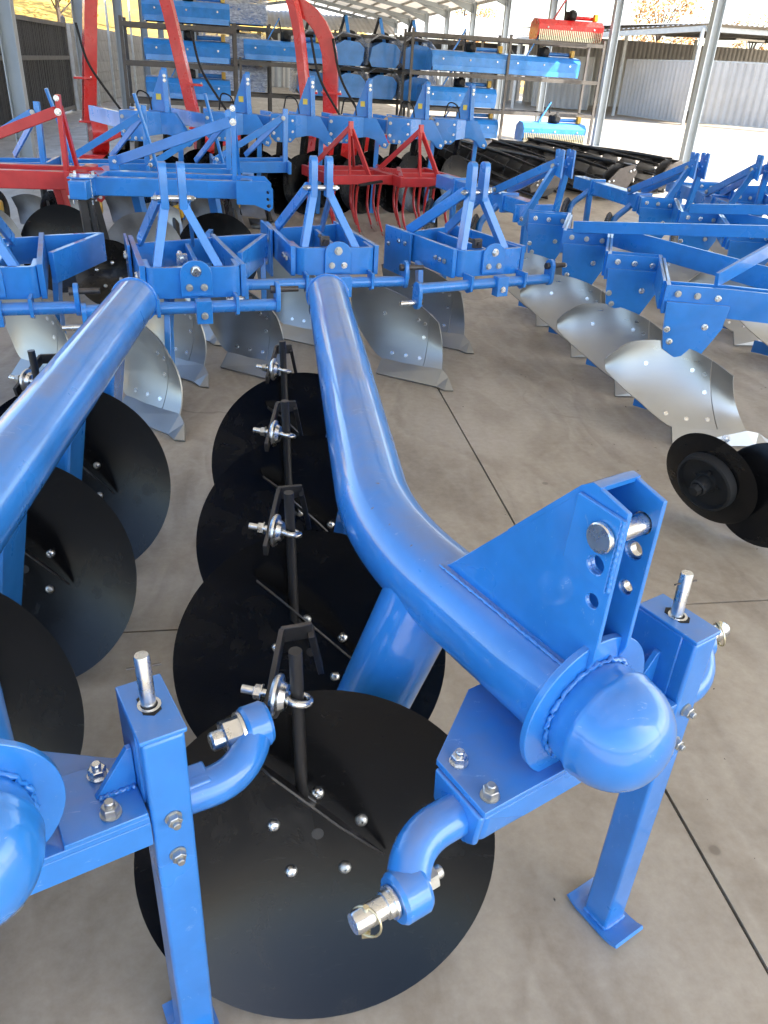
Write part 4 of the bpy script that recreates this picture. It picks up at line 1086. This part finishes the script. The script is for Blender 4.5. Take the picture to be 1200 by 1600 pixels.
# ================================================================ blue body ploughs with worn mouldboards (row behind)
def light_plough():
    root = empty('ridging_plough', 'x', 'plough', (0, 0, 0))
    z = 0.66
    MB().bar((-0.42, -0.02, z - 0.02), (0.32, 0.02, z), 0.06, 0.10).build('cross_tube', 'blue2', root, bevel=0.004)
    MB().bar((-0.40, 0.35, z - 0.02), (0.34, 0.38, z), 0.06, 0.10).build('cross_tube', 'blue2', root, bevel=0.004)
    for x in (-0.40, 0.33):
        MB().bar((x, -0.10, z), (x, 0.50, z), 0.03, 0.11).build('side_plate', 'blue2', root, bevel=0.003)
    MB().bar((0.30, 0.02, z), (0.31, 0.05, z + 0.52), 0.045, 0.06, (0, 1, 0)).build('mast', 'blue2', root, bevel=0.003)
    MB().bar((0.27, 0.0, z + 0.44), (-0.40, -0.05, z + 0.05), 0.02, 0.055, (0, 0, 1)).build('brace', 'blue2', root, bevel=0.002)
    MB().bar((0.30, 0.10, z + 0.44), (-0.05, 0.48, z + 0.05), 0.02, 0.05, (0, 0, 1)).build('brace', 'blue2', root, bevel=0.002)
    MB().cyl((-0.30, -0.04, z - 0.05), (-0.46, -0.10, z + 0.62), 0.016, 12).build('lever', 'blue2', root)
    MB().box((-0.20, 0.18, 0.30), (0.10, 0.12, 0.12)).build('bearing_block', 'yellow', root, bevel=0.02)
    bolt(root, (0.28, -0.02, z + 0.44), (0, -1, 0), BOLT, 1.0); bolt(root, (-0.38, -0.07, z + 0.06), (0, -1, 0), BOLT, 1.0)
    for (x, y) in ((-0.22, 0.0), (0.16, 0.36)):
        sh = fillet([(x, y + 0.12, z - 0.03), (x - 0.02, y + 0.18, 0.34), (x + 0.02, y - 0.02, 0.07)], 0.12, 6)
        MB().tube(sh, 0.03, 8).build('shank', 'blackraw', root)
        rows = []
        for i in range(9):
            s = i / 8
            rows.append([V((x + 0.10 - 0.36 * s, y - 0.04 + 0.17 * s, 0.09 + 0.02 * s)), V((x + 0.06 - 0.35 * s, y + 0.06 + 0.16 * s, 0.20 + 0.03 * s)), V((x + 0.04 - 0.36 * s, y + 0.06 + 0.13 * s, 0.33 + 0.05 * math.sin(3 * s)))])
        MB().shell(rows, 0.008).build('mouldboard', 'wornplate', root, smooth=60)
        MB().add([(x + 0.16, y - 0.17, 0.006), (x - 0.18, y + 0.02, 0.008), (x - 0.20, y + 0.10, 0.09), (x + 0.10, y - 0.03, 0.09)], [(0, 1, 2, 3)]).build('share', 'wornplate', root, solid=0.010)
    for k in range(2):
        MB().lathe([(0.0, 0.003), (0.20, 0.003), (0.205, 0), (0.20, -0.003), (0, -0.003)], (-0.30 + 0.5 * k, 0.50, 0.207), (1, -0.35, 0), 36).build('coulter_disc', 'black', root)
    return root
lp0 = light_plough()
spots = [(-1.25, 7.9, 4), (-0.52, 7.8, -3), (0.02, 8.5, 6), (-2.1, 7.7, 0)]
labs = ['blue ridging plough behind the red frame, its lever leaning left', 'blue ridging plough behind the mast of the blue square frame', 'blue ridging plough left of the red cultivators', 'blue ridging plough farthest left in its row']
for k, (x, y, a) in enumerate(spots):
    place(lp0 if k == 0 else copy_tree(lp0), (x, y, 0), rad(a), labs[k], 'blue ridging ploughs')

# ================================================================ subsoilers with fin towers
def subsoiler():
    root = empty('subsoiler', 'x', 'subsoiler', (0, 0, 0))
    z = 0.86
    # folded front box with bolted lower edge
    MB().plate([(-0.30, -0.10, z - 0.02), (-0.30, -0.10, z + 0.20), (-0.03, -0.12, z + 0.20), (-0.03, -0.12, z - 0.02), (-0.08, -0.12, z - 0.07), (-0.25, -0.10, z - 0.07)], (0, 0.014, 0)).build('front_box', 'blue2', root, bevel=0.002)
    MB().plate([(-0.03, -0.12, z + 0.20), (0.10, -0.06, z + 0.20), (0.10, -0.06, z - 0.0), (-0.03, -0.12, z - 0.02)], (0.006, -0.013, 0)).build('front_box', 'blue2', root, bevel=0.002)
    MB().plate([(-0.30, -0.10, z + 0.203), (-0.03, -0.12, z + 0.203), (0.10, -0.06, z + 0.203), (0.12, 0.12, z + 0.203), (-0.28, 0.14, z + 0.203)], (0, 0, 0.010)).build('box_top', 'blue2', root, bevel=0.002)
    for (x, dz) in ((-0.27, 0.15), (-0.27, 0.02), (-0.22, -0.04), (-0.15, -0.045), (-0.09, -0.04), (-0.06, 0.15), (-0.06, 0.04)):
        bolt(root, (x, -0.118, z + dz), (0, -1, 0), BOLT, 0.9)
    # cheek with a down-swept tail
    tail = [(0.10, 0.0), (0.10, 0.20), (0.25, 0.20), (0.34, 0.06), (0.41, -0.06), (0.38, -0.11), (0.33, -0.10), (0.24, -0.02), (0.16, 0.0)]
    for y in (-0.055, 0.06): MB().plate([(x, y, z + h) for x, h in tail], (0, 0.014, 0)).build('hitch_cheek', 'blue2', root, bevel=0.002)
    bolt(root, (0.36, -0.066, z - 0.07), (0, -1, 0), BOLT, 0.9)
    # tower: sloping fin with a straight strap on its right
    MB().plate([(-0.02, 0.0, z + 0.21), (0.125, 0.0, z + 0.58), (0.175, 0.0, z + 0.58), (0.205, 0.0, z + 0.21)], (0, 0.016, 0)).build('tower_fin', 'blue2', root, bevel=0.002)
    MB().plate([(0.175, -0.055, z + 0.20), (0.175, 0.055, z + 0.20), (0.165, 0.04, z + 0.58), (0.165, 0.02, z + 0.60), (0.165, -0.02, z + 0.60), (0.165, -0.04, z + 0.58)], (0.05, 0, 0)).build('tower_strap', 'blue2', root, bevel=0.004)
    for dz in (0.53, 0.49): bolt(root, (0.168, -0.047, z + dz), (0, -1, 0), BOLT, 0.8)
    # rear rails and a spacer
    MB().bar((-0.28, 0.02, z + 0.10), (-0.75, 0.62, z + 0.12), 0.06, 0.15).build('rail', 'blue2', root, bevel=0.004)
    MB().bar((0.05, 0.10, z + 0.10), (-0.35, 0.80, z + 0.12), 0.06, 0.15).build('rail', 'blue2', root, bevel=0.004)
    MB().bar((-0.30, 0.25, z + 0.14), (-0.20, 0.42, z + 0.19), 0.05, 0.03).build('spacer_block', plain('pale_wood', (0.42, 0.33, 0.22)), root)
    for (x, y) in ((-0.18, 0.02), (0.10, 0.10), (-0.40, 0.40)):
        n = V((0.55, -0.80, 0.18)).normalized()
        prof = [(0.33 * k / 8, 0.07 * ((k / 8) ** 2 - 1)) for k in range(9)]
        MB().lathe(prof + [(r * 0.98, h - 0.006) for r, h in prof[::-1]], (x, y, 0.325), n, 40).build('disc', 'black', root)
        MB().bar((x + 0.02, y + 0.12, z + 0.05), (x - 0.04, y + 0.16, 0.34), 0.08, 0.06).build('disc_arm', 'black', root, bevel=0.004)
    MB().bar((0.28, 0.02, z + 0.02), (0.24, 0.02, 0.02), 0.05, 0.05, (0, 1, 0)).build('stand_leg', 'blue2', root, bevel=0.003)
    MB().box((0.09, -0.0095, z + 0.34), (0.05, 0.003, 0.055)).build('warning_sticker', 'sticker', root)
    hz = fillet([(-0.15, 0.05, z + 0.22), (-0.12, 0.0, z + 0.40), (0.0, -0.02, z + 0.36), (0.02, -0.06, z + 0.22)], 0.06, 5)
    MB().tube(hz, 0.008, 6).build('hose', 'rubber', root)
    return root
ss = subsoiler()
tw = [(-1.02, 9.2), (-0.20, 9.6), (0.50, 9.8), (1.17, 10.0), (1.88, 10.2), (2.50, 10.5)]
sl_ab = ['blue subsoiler with fin tower farthest left in the tower row', 'blue fin tower subsoiler second from the left in its row', 'blue fin tower subsoiler below the red arched spout', 'blue fin tower subsoiler behind the left red cultivator', 'blue fin tower subsoiler second from the right in its row', 'blue fin tower subsoiler farthest right, beside the black rollers']
for k, (x, y) in enumerate(tw):
    place(ss if k == 0 else copy_tree(ss), (x, y, 0), rad(-4 + 3 * (k % 3)), sl_ab[k], 'blue fin tower subsoilers')

# ================================================================ red spring tine cultivators
def cultivator():
    root = empty('tine_cultivator', 'x', 'cultivator', (0, 0, 0))
    z = 0.56
    for x in (-0.42, 0.42): MB().bar((x, -0.42, z), (x, 0.42, z), 0.05, 0.10).build('side_beam', 'red', root, bevel=0.004)
    for y in (-0.40, 0.0, 0.38): MB().bar((-0.44, y, z), (0.44, y, z), 0.055, 0.085).build('cross_beam', 'red', root, bevel=0.004)
    MB().bar((-0.42, -0.38, z + 0.055), (-0.02, 0.36, z + 0.055), 0.05, 0.012).build('flat_stay', 'red', root)
    for s in (-1, 1):
        MB().bar((0.0 + s * 0.14, -0.38, z + 0.02), (s * 0.02, -0.10, z + 0.44), 0.030, 0.05).build('mast_leg', 'red', root, bevel=0.002)
    MB().bar((0.0, -0.10, z + 0.47), (0.30, 0.36, z + 0.05), 0.032, 0.05).build('stay', 'red', root, bevel=0.002)
    MB().bar((0.0, -0.10, z + 0.47), (-0.30, 0.36, z + 0.05), 0.032, 0.05).build('stay', 'red', root, bevel=0.002)
    MB().bar((0, -0.11, z + 0.38), (0, -0.10, z + 0.52), 0.060, 0.03, (0, 1, 0)).build('mast_head', 'red', root, bevel=0.002)
    sp = MB()
    hel = [(-0.40 + 0.0 + 0.012 * math.cos(k * 0.9), -0.30 + 0.0066 * k, z + 0.075 + 0.018 * math.sin(k * 0.9)) for k in range(90)]
    sp.tube(hel, 0.005, 5); sp.build('coil_spring', 'red', root)
    MB().bar((-0.05, -0.47, z - 0.045), (0.28, -0.44, z - 0.01), 0.05, 0.02).build('rubber_strip', 'rubber', root)
    k = 0
    for y, xs in ((-0.40, (-0.34, -0.02, 0.30)), (0.0, (-0.20, 0.14, 0.36)), (0.38, (-0.34, -0.02, 0.30))):
        for x in xs:
            tn = fillet([(x, y, z - 0.03), (x, y + 0.05, z - 0.12), (x, y + 0.07, 0.22), (x, y - 0.10, 0.02)], 0.08, 5)
            MB().tube(tn, [0.016] * (len(tn) - 1) + [0.010], 8).build('tine', 'red', root)
            MB().bar((x, y - 0.10, 0.055), (x, y - 0.20, 0.008), 0.045, 0.008).build('tine_point', 'wornplate', root)
    return root
cv = cultivator()
cv.scale = (0.80, 1.0, 1.0)
place(cv, (0.98, 9.0, 0), rad(16), 'left red spring tine cultivator behind the middle plough mast', 'red spring tine cultivators')
place(copy_tree(cv), (1.72, 9.0, 0), rad(16), 'right red spring tine cultivator beside the black rollers', 'red spring tine cultivators')

# ================================================================ blue toolbars with A frame and ridging discs
def toolbar():
    """longitudinal beam along y with a mast over its front end"""
    root = empty('ridger_toolbar', 'x', 'ridger', (0, 0, 0))
    z = 0.60
    MB().bar((0, 0.0, z), (0, 1.75, z), 0.125, 0.125).build('beam', 'blue2', root, bevel=0.006)
    for y in (0.38, 1.32): MB().bar((0, y - 0.02, z), (0, y + 0.02, z), 0.165, 0.165).build('clamp', 'blue2', root, bevel=0.004)
    MB().bar((-0.20, -0.05, z - 0.02), (0.20, -0.05, z - 0.02), 0.03, 0.14).build('hitch_plate', 'blue2', root, bevel=0.004)
    for s in (-1, 1):
        MB().bar((s * 0.16, -0.10, z - 0.10), (s * 0.055, -0.34, z + 0.38), 0.05, 0.035, (0, 1, 0)).build('mast_leg', 'blue2', root, bevel=0.003)
        MB().bar((s * 0.045, -0.32, z + 0.40), (s * 0.075, 0.55, z + 0.07), 0.022, 0.065).build('stay', 'blue2', root, bevel=0.003)
        me = holed([(-0.06, 0.30), (0.05, 0.32), (0.055, 0.50), (0.02, 0.505), (0.0, 0.475), (-0.02, 0.505), (-0.055, 0.50)], [(0.0, 0.40, 0.012), (0.03, 0.45, 0.010), (-0.03, 0.45, 0.010)], V((s * 0.05, -0.36, z)), V((0, 1, 0)), V((0, 0, 1)), 0.014)
        me.materials.append(M['blue2']); link('mast_head', me, root)
        bolt(root, (s * 0.075, -0.33, z + 0.38), (s, 0, 0), BOLT, 1.0); bolt(root, (s * 0.09, 0.50, z + 0.09), (s, 0, 0), BOLT, 1.0)
        bolt(root, (s * 0.17, -0.13, z - 0.05), (s, 0, 0), BOLT, 1.0)
    for (x, y) in ((-0.20, 0.48), (-0.22, 1.38)):
        st = fillet([(-0.05, y, z - 0.04), (x, y + 0.03, 0.42), (x - 0.04, y - 0.02, 0.26)], 0.06, 4)
        MB().tube(st, 0.03, 12).build('disc_stem', 'blue2', root)
        prof = [(0.25 * k / 8, 0.05 * ((k / 8) ** 2 - 1)) for k in range(9)]
        MB().lathe(prof + [(r * 0.98, h - 0.006) for r, h in prof[::-1]], (x - 0.06, y - 0.04, 0.246), V((0.75, -0.65, 0.12)), 40).build('disc', 'black', root)
    for y in (0.15, 1.55):
        MB().bar((0.05, y, z - 0.05), (0.07, y, 0.0), 0.05, 0.05, (0, 1, 0)).build('stand_leg', 'blue2', root, bevel=0.003)
    return root
tb = toolbar()
place(tb, (2.33, 6.75, 0), rad(14), 'blue ridger beam with raised mast just behind the two furrow plough at the right', 'blue ridger beams')
place(copy_tree(tb), (3.68, 7.05, 0), rad(5), 'middle blue ridger beam in front of the black rollers', 'blue ridger beams')
place(copy_tree(tb), (4.40, 7.10, 0), rad(-8), 'blue ridger beam with mast against the sunlit yard at the right edge', 'blue ridger beams')

# ================================================================ black crumbler rollers
def roller():
    root = empty('crumbler_roller', 'x', 'roller', (0, 0, 0))
    Lr, r = 1.75, 0.28
    for s in (-1, 1):
        MB().plate([(s * Lr, -0.34, 0.20), (s * Lr, -0.30, 0.12), (s * Lr, 0.16, 0.20), (s * Lr, 0.30, 0.40), (s * Lr, 0.22, 0.52), (s * Lr, -0.05, 0.46)], (0.016, 0, 0)).build('side_plate', 'darksteel', root, bevel=0.004)
        for (y, z) in ((-0.22, 0.22), (-0.14, 0.22), (-0.22, 0.28), (-0.14, 0.29), (0.16, 0.42), (0.22, 0.44)):
            bolt(root, (s * (Lr + 0.009), y, z), (s, 0, 0), DOME, 1.5)
    MB().bar((-Lr, 0.20, 0.47), (Lr, 0.20, 0.47), 0.09, 0.09).build('beam', 'darksteel', root, bevel=0.004)
    MB().cyl((-Lr, 0, 0.285), (Lr, 0, 0.285), 0.035, 14).build('axle', 'blackraw', root)
    for k in range(9):
        x = -Lr + 0.12 + (2 * Lr - 0.24) * k / 8
        MB().lathe([(0.035, -0.005), (0.235, -0.005), (0.235, 0.005), (0.035, 0.005)], (x, 0, 0.285), (1, 0, 0), 28).build('ring', 'blackraw', root)
    for k in range(10):
        a0 = 2 * math.pi * k / 10
        rows = []
        for i in range(13):
            t = i / 12; a = a0 + 1.2 * t; x = -Lr + 0.10 + (2 * Lr - 0.2) * t
            rows.append([V((x, math.cos(a) * 0.22, 0.285 + math.sin(a) * 0.22)), V((x, math.cos(a) * r, 0.285 + math.sin(a) * r))])
        MB().strip(rows).build('roller_bar', 'blackraw', root, solid=0.010)
    sc = MB(); sc.bar((-Lr, 0.26, 0.30), (Lr, 0.26, 0.30), 0.01, 0.06); sc.build('scraper_rail', 'zinc', root)
    return root
rl = roller()
rp = [((3.80, 13.3), -76), ((4.85, 13.5), -72), ((5.95, 14.4), -66)]
rlab = ['leftmost of the three black crumbler rollers, beside the tower row', 'middle one of the three black crumbler rollers', 'black crumbler roller reaching into the sun, nearest the columns']
for k, ((x, y), a) in enumerate(rp):
    place(rl if k == 0 else copy_tree(rl), (x, y, 0), rad(a), rlab[k], 'black crumbler rollers')

# ================================================================ red spouts (forage blower chutes)
def spout(label, base, h, reach, dirx, diry, wide=0.15, curve=1.0, base_unit=True, lean=0.0):
    root = empty('discharge_spout', label, 'spout', (base[0], base[1], 0), 0, 'red discharge spouts')
    d = V((dirx, diry, 0)).normalized()
    pts = []
    for k in range(13):
        t = k / 12
        if t < 0.5: pts.append(V((0, 0, 0.55)) + V((0, 0, 1)) * (h * t / 0.5 * 0.55) + d * (0.10 * t * curve))
        else:
            a = (t - 0.5) / 0.5 * math.pi / 2 * 0.95
            pts.append(V((0, 0, 0.55 + h * 0.55)) + d * (0.05 * curve + reach * (1 - math.cos(a))) + V((0, 0, 1)) * (h * 0.45 * math.sin(a)))
    pts = [p + V((lean * max(0, p.z - 0.55), 0, 0)) for p in pts]
    w = d.cross(V((0, 0, 1)))
    m = MB()
    rows = []
    for i, p in enumerate(pts):
        t = (pts[min(i + 1, 12)] - pts[max(i - 1, 0)]).normalized(); n = t.cross(w).normalized()
        rows.append([p + w * wide / 2 + n * wide * 0.55, p + w * wide / 2 - n * wide * 0.55, p - w * wide / 2 - n * wide * 0.55, p - w * wide / 2 + n * wide * 0.55])
    m.strip(rows, True); m.build('chute', 'brightred', root, bevel=0.006)
    for z in (0.58, 1.18):
        MB().box((0, 0, z), (wide + 0.09, wide + 0.11, 0.03)).build('joint_flange', 'brightred', root, bevel=0.004)
        for sx in (-1, 1): bolt(root, (sx * (wide / 2 + 0.03), -0.06, z + 0.015), (0, 0, 1), NUT, 0.9, 'nut')
    if base_unit:
        MB().lathe([(0, -0.12), (0.30, -0.12), (0.31, -0.10), (0.31, 0.10), (0.30, 0.12), (0, 0.12)], (0.10, 0.10, 0.42), (1, 0.3, 0), 36).build('blower_housing', 'brightred', root)
        MB().box((0.1, 0.1, 0.06), (0.55, 0.7, 0.12)).build('skid', 'brightred', root, bevel=0.01)
        MB().bar((0.1, -0.2, 0.30), (0.9, -0.35, 0.62), 0.16, 0.12).build('feed_arm', 'brightred', root, bevel=0.01)
        hz = fillet([(0.0, -0.12, 1.9), (0.10, -0.20, 1.4), (0.30, -0.2, 1.1), (0.55, -0.2, 0.75)], 0.2, 6)
        MB().tube(hz, 0.018, 8).build('hose', 'rubber', root)
    return root
spout('leftmost bright red spout rising in front of the block wall', (-2.55, 14.3), 2.7, 0.6, 0.8, 0.3, 0.17, lean=0.10)
spout('bright red spout arching left in front of the blue mulcher stack', (-0.86, 14.0), 2.8, 0.55, -1.0, 0.25, 0.15, 0.5, lean=-0.18)
spout('slim straight red spout beside the arched one in the middle', (0.88, 13.4), 2.0, 0.25, -0.6, 0.5, 0.12, 0.4, lean=-0.10)
spout('wide red arched spout in the middle behind the tower row', (1.22, 13.6), 1.75, 0.62, -1.0, 0.2, 0.20, 0.3)

# ================================================================ racks with mulchers
def film_mat():
    m, nt, bs = new_mat('stretch_film')
    bs.inputs['Base Color'].default_value = (0.80, 0.82, 0.84, 1)
    bs.inputs['Roughness'].default_value = 0.16
    bs.inputs['Specular IOR Level'].default_value = 0.6
    tr = nt.nodes.new('ShaderNodeBsdfTransparent'); tr.inputs[0].default_value = (0.93, 0.94, 0.96, 1)
    fac = ramp(nt, noise(nt, 5.0, 5, 0.7, 'World', 1.5, (1, 1, 2.5)), [(0.34, 0.22), (0.52, 0.55), (0.68, 0.9)])
    mx = nt.nodes.new('ShaderNodeMixShader'); nt.links.new(fac, mx.inputs[0])
    nt.links.new(tr.outputs[0], mx.inputs[1]); nt.links.new(bs.outputs[0], mx.inputs[2])
    nt.links.new(mx.outputs[0], nt.nodes['Material Output'].inputs[0])
    bump(nt, bs, noise(nt, 9.0, 4, 0.7, 'World', 2.0, (1, 1, 3)), 0.9, 0.03)
    return m
M['film'] = film_mat()
M['bluedeck'] = paint('blue_paint_mulcher', (0.030, 0.235, 0.66), dust_amt=0.15, rough=0.32, chip=False)
def mulcher(mat, w=1.9, chain=False, label='x', wrapped=False):
    """flail mulcher: folded hood, flap, roller, gearbox, three point mast"""
    root = empty('flail_mulcher', label, 'mulcher', (0, 0, 0))
    prof = [(-0.30, 0.12), (-0.33, 0.36), (-0.22, 0.47), (0.10, 0.50), (0.30, 0.40), (0.36, 0.14)]
    m = MB()
    m.strip([[V((-w / 2, y, z)) for y, z in prof], [V((w / 2, y, z)) for y, z in prof]]); m.build('hood', mat, root, solid=0.012, smooth=0)
    for s in (-1, 1):
        MB().plate([(s * w / 2, y, z) for y, z in prof] + [(s * w / 2, 0.30, 0.03), (s * w / 2, -0.24, 0.03)], (0.018, 0, 0)).build('side_plate', mat, root, bevel=0.004)
    for k in range(3):
        bolt(root, (-w * 0.36 + w * 0.36 * k, -0.338, 0.30), (0, -1, 0.1), BOLT, 1.1)
    if chain:
        for k in range(34):
            x = -w / 2 + 0.04 + (w - 0.08) * k / 33
            MB().bar((x, -0.33, 0.25), (x, -0.33, 0.02), 0.022, 0.02, (0, 1, 0)).build('guard_chain', 'yzinc', root)
    else:
        MB().plate([(-w / 2 + 0.02, -0.325, 0.16), (w / 2 - 0.02, -0.325, 0.16), (w / 2 - 0.02, -0.33, 0.04), (-w / 2 + 0.02, -0.33, 0.04)], (0, 0.008, 0)).build('front_flap', mat, root)
    MB().cyl((-w / 2 + 0.03, 0.24, 0.10), (w / 2 - 0.03, 0.24, 0.10), 0.075, 18).build('rear_roller', 'darksteel', root)
    MB().box((0.05, 0.0, 0.58), (0.26, 0.24, 0.20)).build('gearbox', 'rubber', root, bevel=0.03)
    MB().lathe([(0.0, 0), (0.11, 0), (0.12, 0.02), (0.10, 0.10), (0.06, 0.14), (0.0, 0.14)], (0.05, -0.12, 0.60), (0, -1, 0), 20).build('shaft_guard', 'rubber', root)
    MB().bar((-0.40, -0.05, 0.50), (-0.10, 0.0, 0.98), 0.03, 0.07, (0, 1, 0)).build('mast_arm', mat if mat != 'brightred' else 'red', root, bevel=0.003)
    MB().bar((-0.02, 0.15, 0.50), (-0.12, 0.02, 0.98), 0.03, 0.06, (0, 1, 0)).build('mast_arm', 'blackraw', root, bevel=0.003)
    MB().cyl((w * 0.12, 0.1, 0.56), (w * 0.42, 0.1, 0.56), 0.045, 14).build('drive_tube', mat, root)
    MB().box((w * 0.43, 0.0, 0.58), (0.10, 0.14, 0.16)).build('valve_block', 'yellow', root, bevel=0.01)
    if wrapped:
        pr = [(-0.36, 0.05), (-0.40, 0.40), (-0.26, 0.60), (0.14, 0.64), (0.38, 0.48), (0.42, 0.06)]
        rows = []
        for i in range(13):
            x = -w / 2 - 0.05 + (w + 0.1) * i / 12
            rows.append([V((x, y * (1 + 0.05 * math.sin(i * 2.1 + k)), z * (1 + 0.05 * math.sin(i * 1.7 + 2 * k)))) for k, (y, z) in enumerate(pr)])
        MB().strip(rows).build('stretch_wrap', 'film', root, smooth=60)
    return root
def rack(label, loc, rz, w, d, levels, posts=2, mat='rackgrey'):
    root = empty('storage_rack', label, 'rack', (loc[0], loc[1], 0), rz, 'storage racks at the back')
    H = levels[-1]
    for k in range(posts + 1):
        x = -w / 2 + w * k / posts
        for y in (-d / 2, d / 2):
            MB().box((x, y, H / 2 + 0.04), (0.06, 0.06, H + 0.08)).build('upright', mat, root, smooth=0)
    for z in levels:
        for y in (-d / 2, d / 2):
            MB().bar((-w / 2, y, z - 0.045), (w / 2, y, z - 0.045), 0.05, 0.085).build('shelf_beam', mat, root, smooth=0)
        for k in range(posts * 2 + 1):
            x = -w / 2 + w * k / (posts * 2)
            MB().bar((x, -d / 2, z - 0.03), (x, d / 2, z - 0.03), 0.05, 0.05).build('shelf_bearer', mat, root, smooth=0)
    return root
# right rack: one long run of two bays, mulchers on the shelves
RX, RY, RW, RD = 6.55, 22.9, 5.1, 0.95
lv = [0.72, 1.52, 2.36]
rack('long rack at the right carrying blue mulchers and a red one on top', (RX, RY), rad(2), RW, RD, lv, 2)
mu = mulcher('bluedeck', 2.0)
mur = mulcher('brightred', 1.75, True)
muc = mulcher('bluedeck', 1.75, True)
MG = 'flail mulchers on the racks'
place(mu, (5.55, 22.75, lv[1] + 0.0), rad(2), 'blue flail mulcher on the middle shelf of the right rack', MG)
place(copy_tree(mu), (7.55, 22.85, lv[1] + 0.0), rad(2), 'blue flail mulcher at the right end of the middle shelf', MG)
place(copy_tree(mu), (5.35, 22.75, lv[0]), rad(2), 'blue flail mulcher on the lower shelf of the right rack', MG)
place(mur, (8.15, 22.85, lv[2]), rad(2), 'bright red flail mulcher with chain guard on top of the right rack', MG)
place(muc, (7.95, 22.4, 0.0), rad(2), 'blue flail mulcher with chain guard on the floor under the right rack', MG)
place(copy_tree(mu), (5.5, 22.8, 0.0), rad(2), 'blue flail mulcher on the floor behind the tower row', MG)
# middle rack with wrapped machines
rack('middle rack of wrapped blue machines behind the red arched spout', (2.35, 24.6), rad(2), 7.4, 1.0, [0.75, 1.50, 2.28], 4)
mw = mulcher('bluedeck', 1.55, False, 'x', True)
first = True
cols = ['left', 'second', 'third', 'right']
for r, z in enumerate((0.75, 1.50)):
    for k in range(4):
        o = mw if first else copy_tree(mw); first = False
        place(o, (1.62 + 0.93 * k, 24.6 + 0.05 * k, z), rad(92 + 3 * ((k + r) % 2)), 'film wrapped blue mulcher, end on, ' + cols[k] + (' of the lower row' if r == 0 else ' of the upper row'), 'film wrapped mulchers', 1.22)
for k, (x, z, lab) in enumerate(((-0.45, 0.75, 'film wrapped blue mulcher, front on, lower left of the middle rack'), (-0.45, 1.50, 'film wrapped blue mulcher, front on, upper left of the middle rack'), (-0.40, 2.28, 'film wrapped blue mulcher on top of the middle rack'))):
    place(copy_tree(mw), (x, 24.4, z), rad(2), lab, 'film wrapped mulchers', 1.05)
o = copy_tree(mu); place(o, (0.85, 23.2, 1.50), rad(1), 'blue mulcher with black gearbox standing ahead of the wrapped row', MG)
rack('narrow stand under the forward mulcher in the middle', (0.85, 23.2), rad(1), 2.2, 0.8, [1.50], 1)
# left stack
rack('tall left rack with three stacked blue mulchers', (-1.35, 18.2), rad(3), 2.1, 0.9, [0.78, 1.42, 2.06], 1)
for k, z in enumerate((0.78, 1.42, 2.06)):
    place(copy_tree(mu), (-1.22 + 0.02 * k, 18.0, z), rad(3), ['lowest blue mulcher in the tall left rack', 'middle blue mulcher in the tall left rack', 'topmost blue mulcher in the tall left rack'][k], MG, 0.80)
# ================================================================ grit and chips on the floor
gr = MB(); rg = random.Random(11)
for k in range(150):
    if k < 95: x, y = rg.uniform(0.4, 3.4), rg.uniform(0.6, 5.0)
    else: x, y = rg.uniform(-1.5, 6), rg.uniform(4.5, 14)
    s = rg.uniform(0.001, 0.0035) * (1 if y < 5 else 1.6); a = rg.uniform(0, 6.28); l = rg.uniform(1, 3.2)
    c, d = math.cos(a), math.sin(a)
    pts = [(x + s * l * c, y + s * l * d, 0.0025), (x - s * d, y + s * c, 0.0035), (x - s * l * c, y - s * l * d, 0.0025), (x + s * d, y - s * c, 0.0025), (x, y, 0.0025 + s * 0.7)]
    gr.add(pts, [(0, 1, 4), (1, 2, 4), (2, 3, 4), (3, 0, 4)])
tag(gr.build('floor_grit', plain('floor_grit', (0.07, 0.06, 0.05), rough=0.9, var=0.6, scale=3), smooth=0), 'dark grit and small chips strewn over the concrete floor', 'grit', kind='stuff')
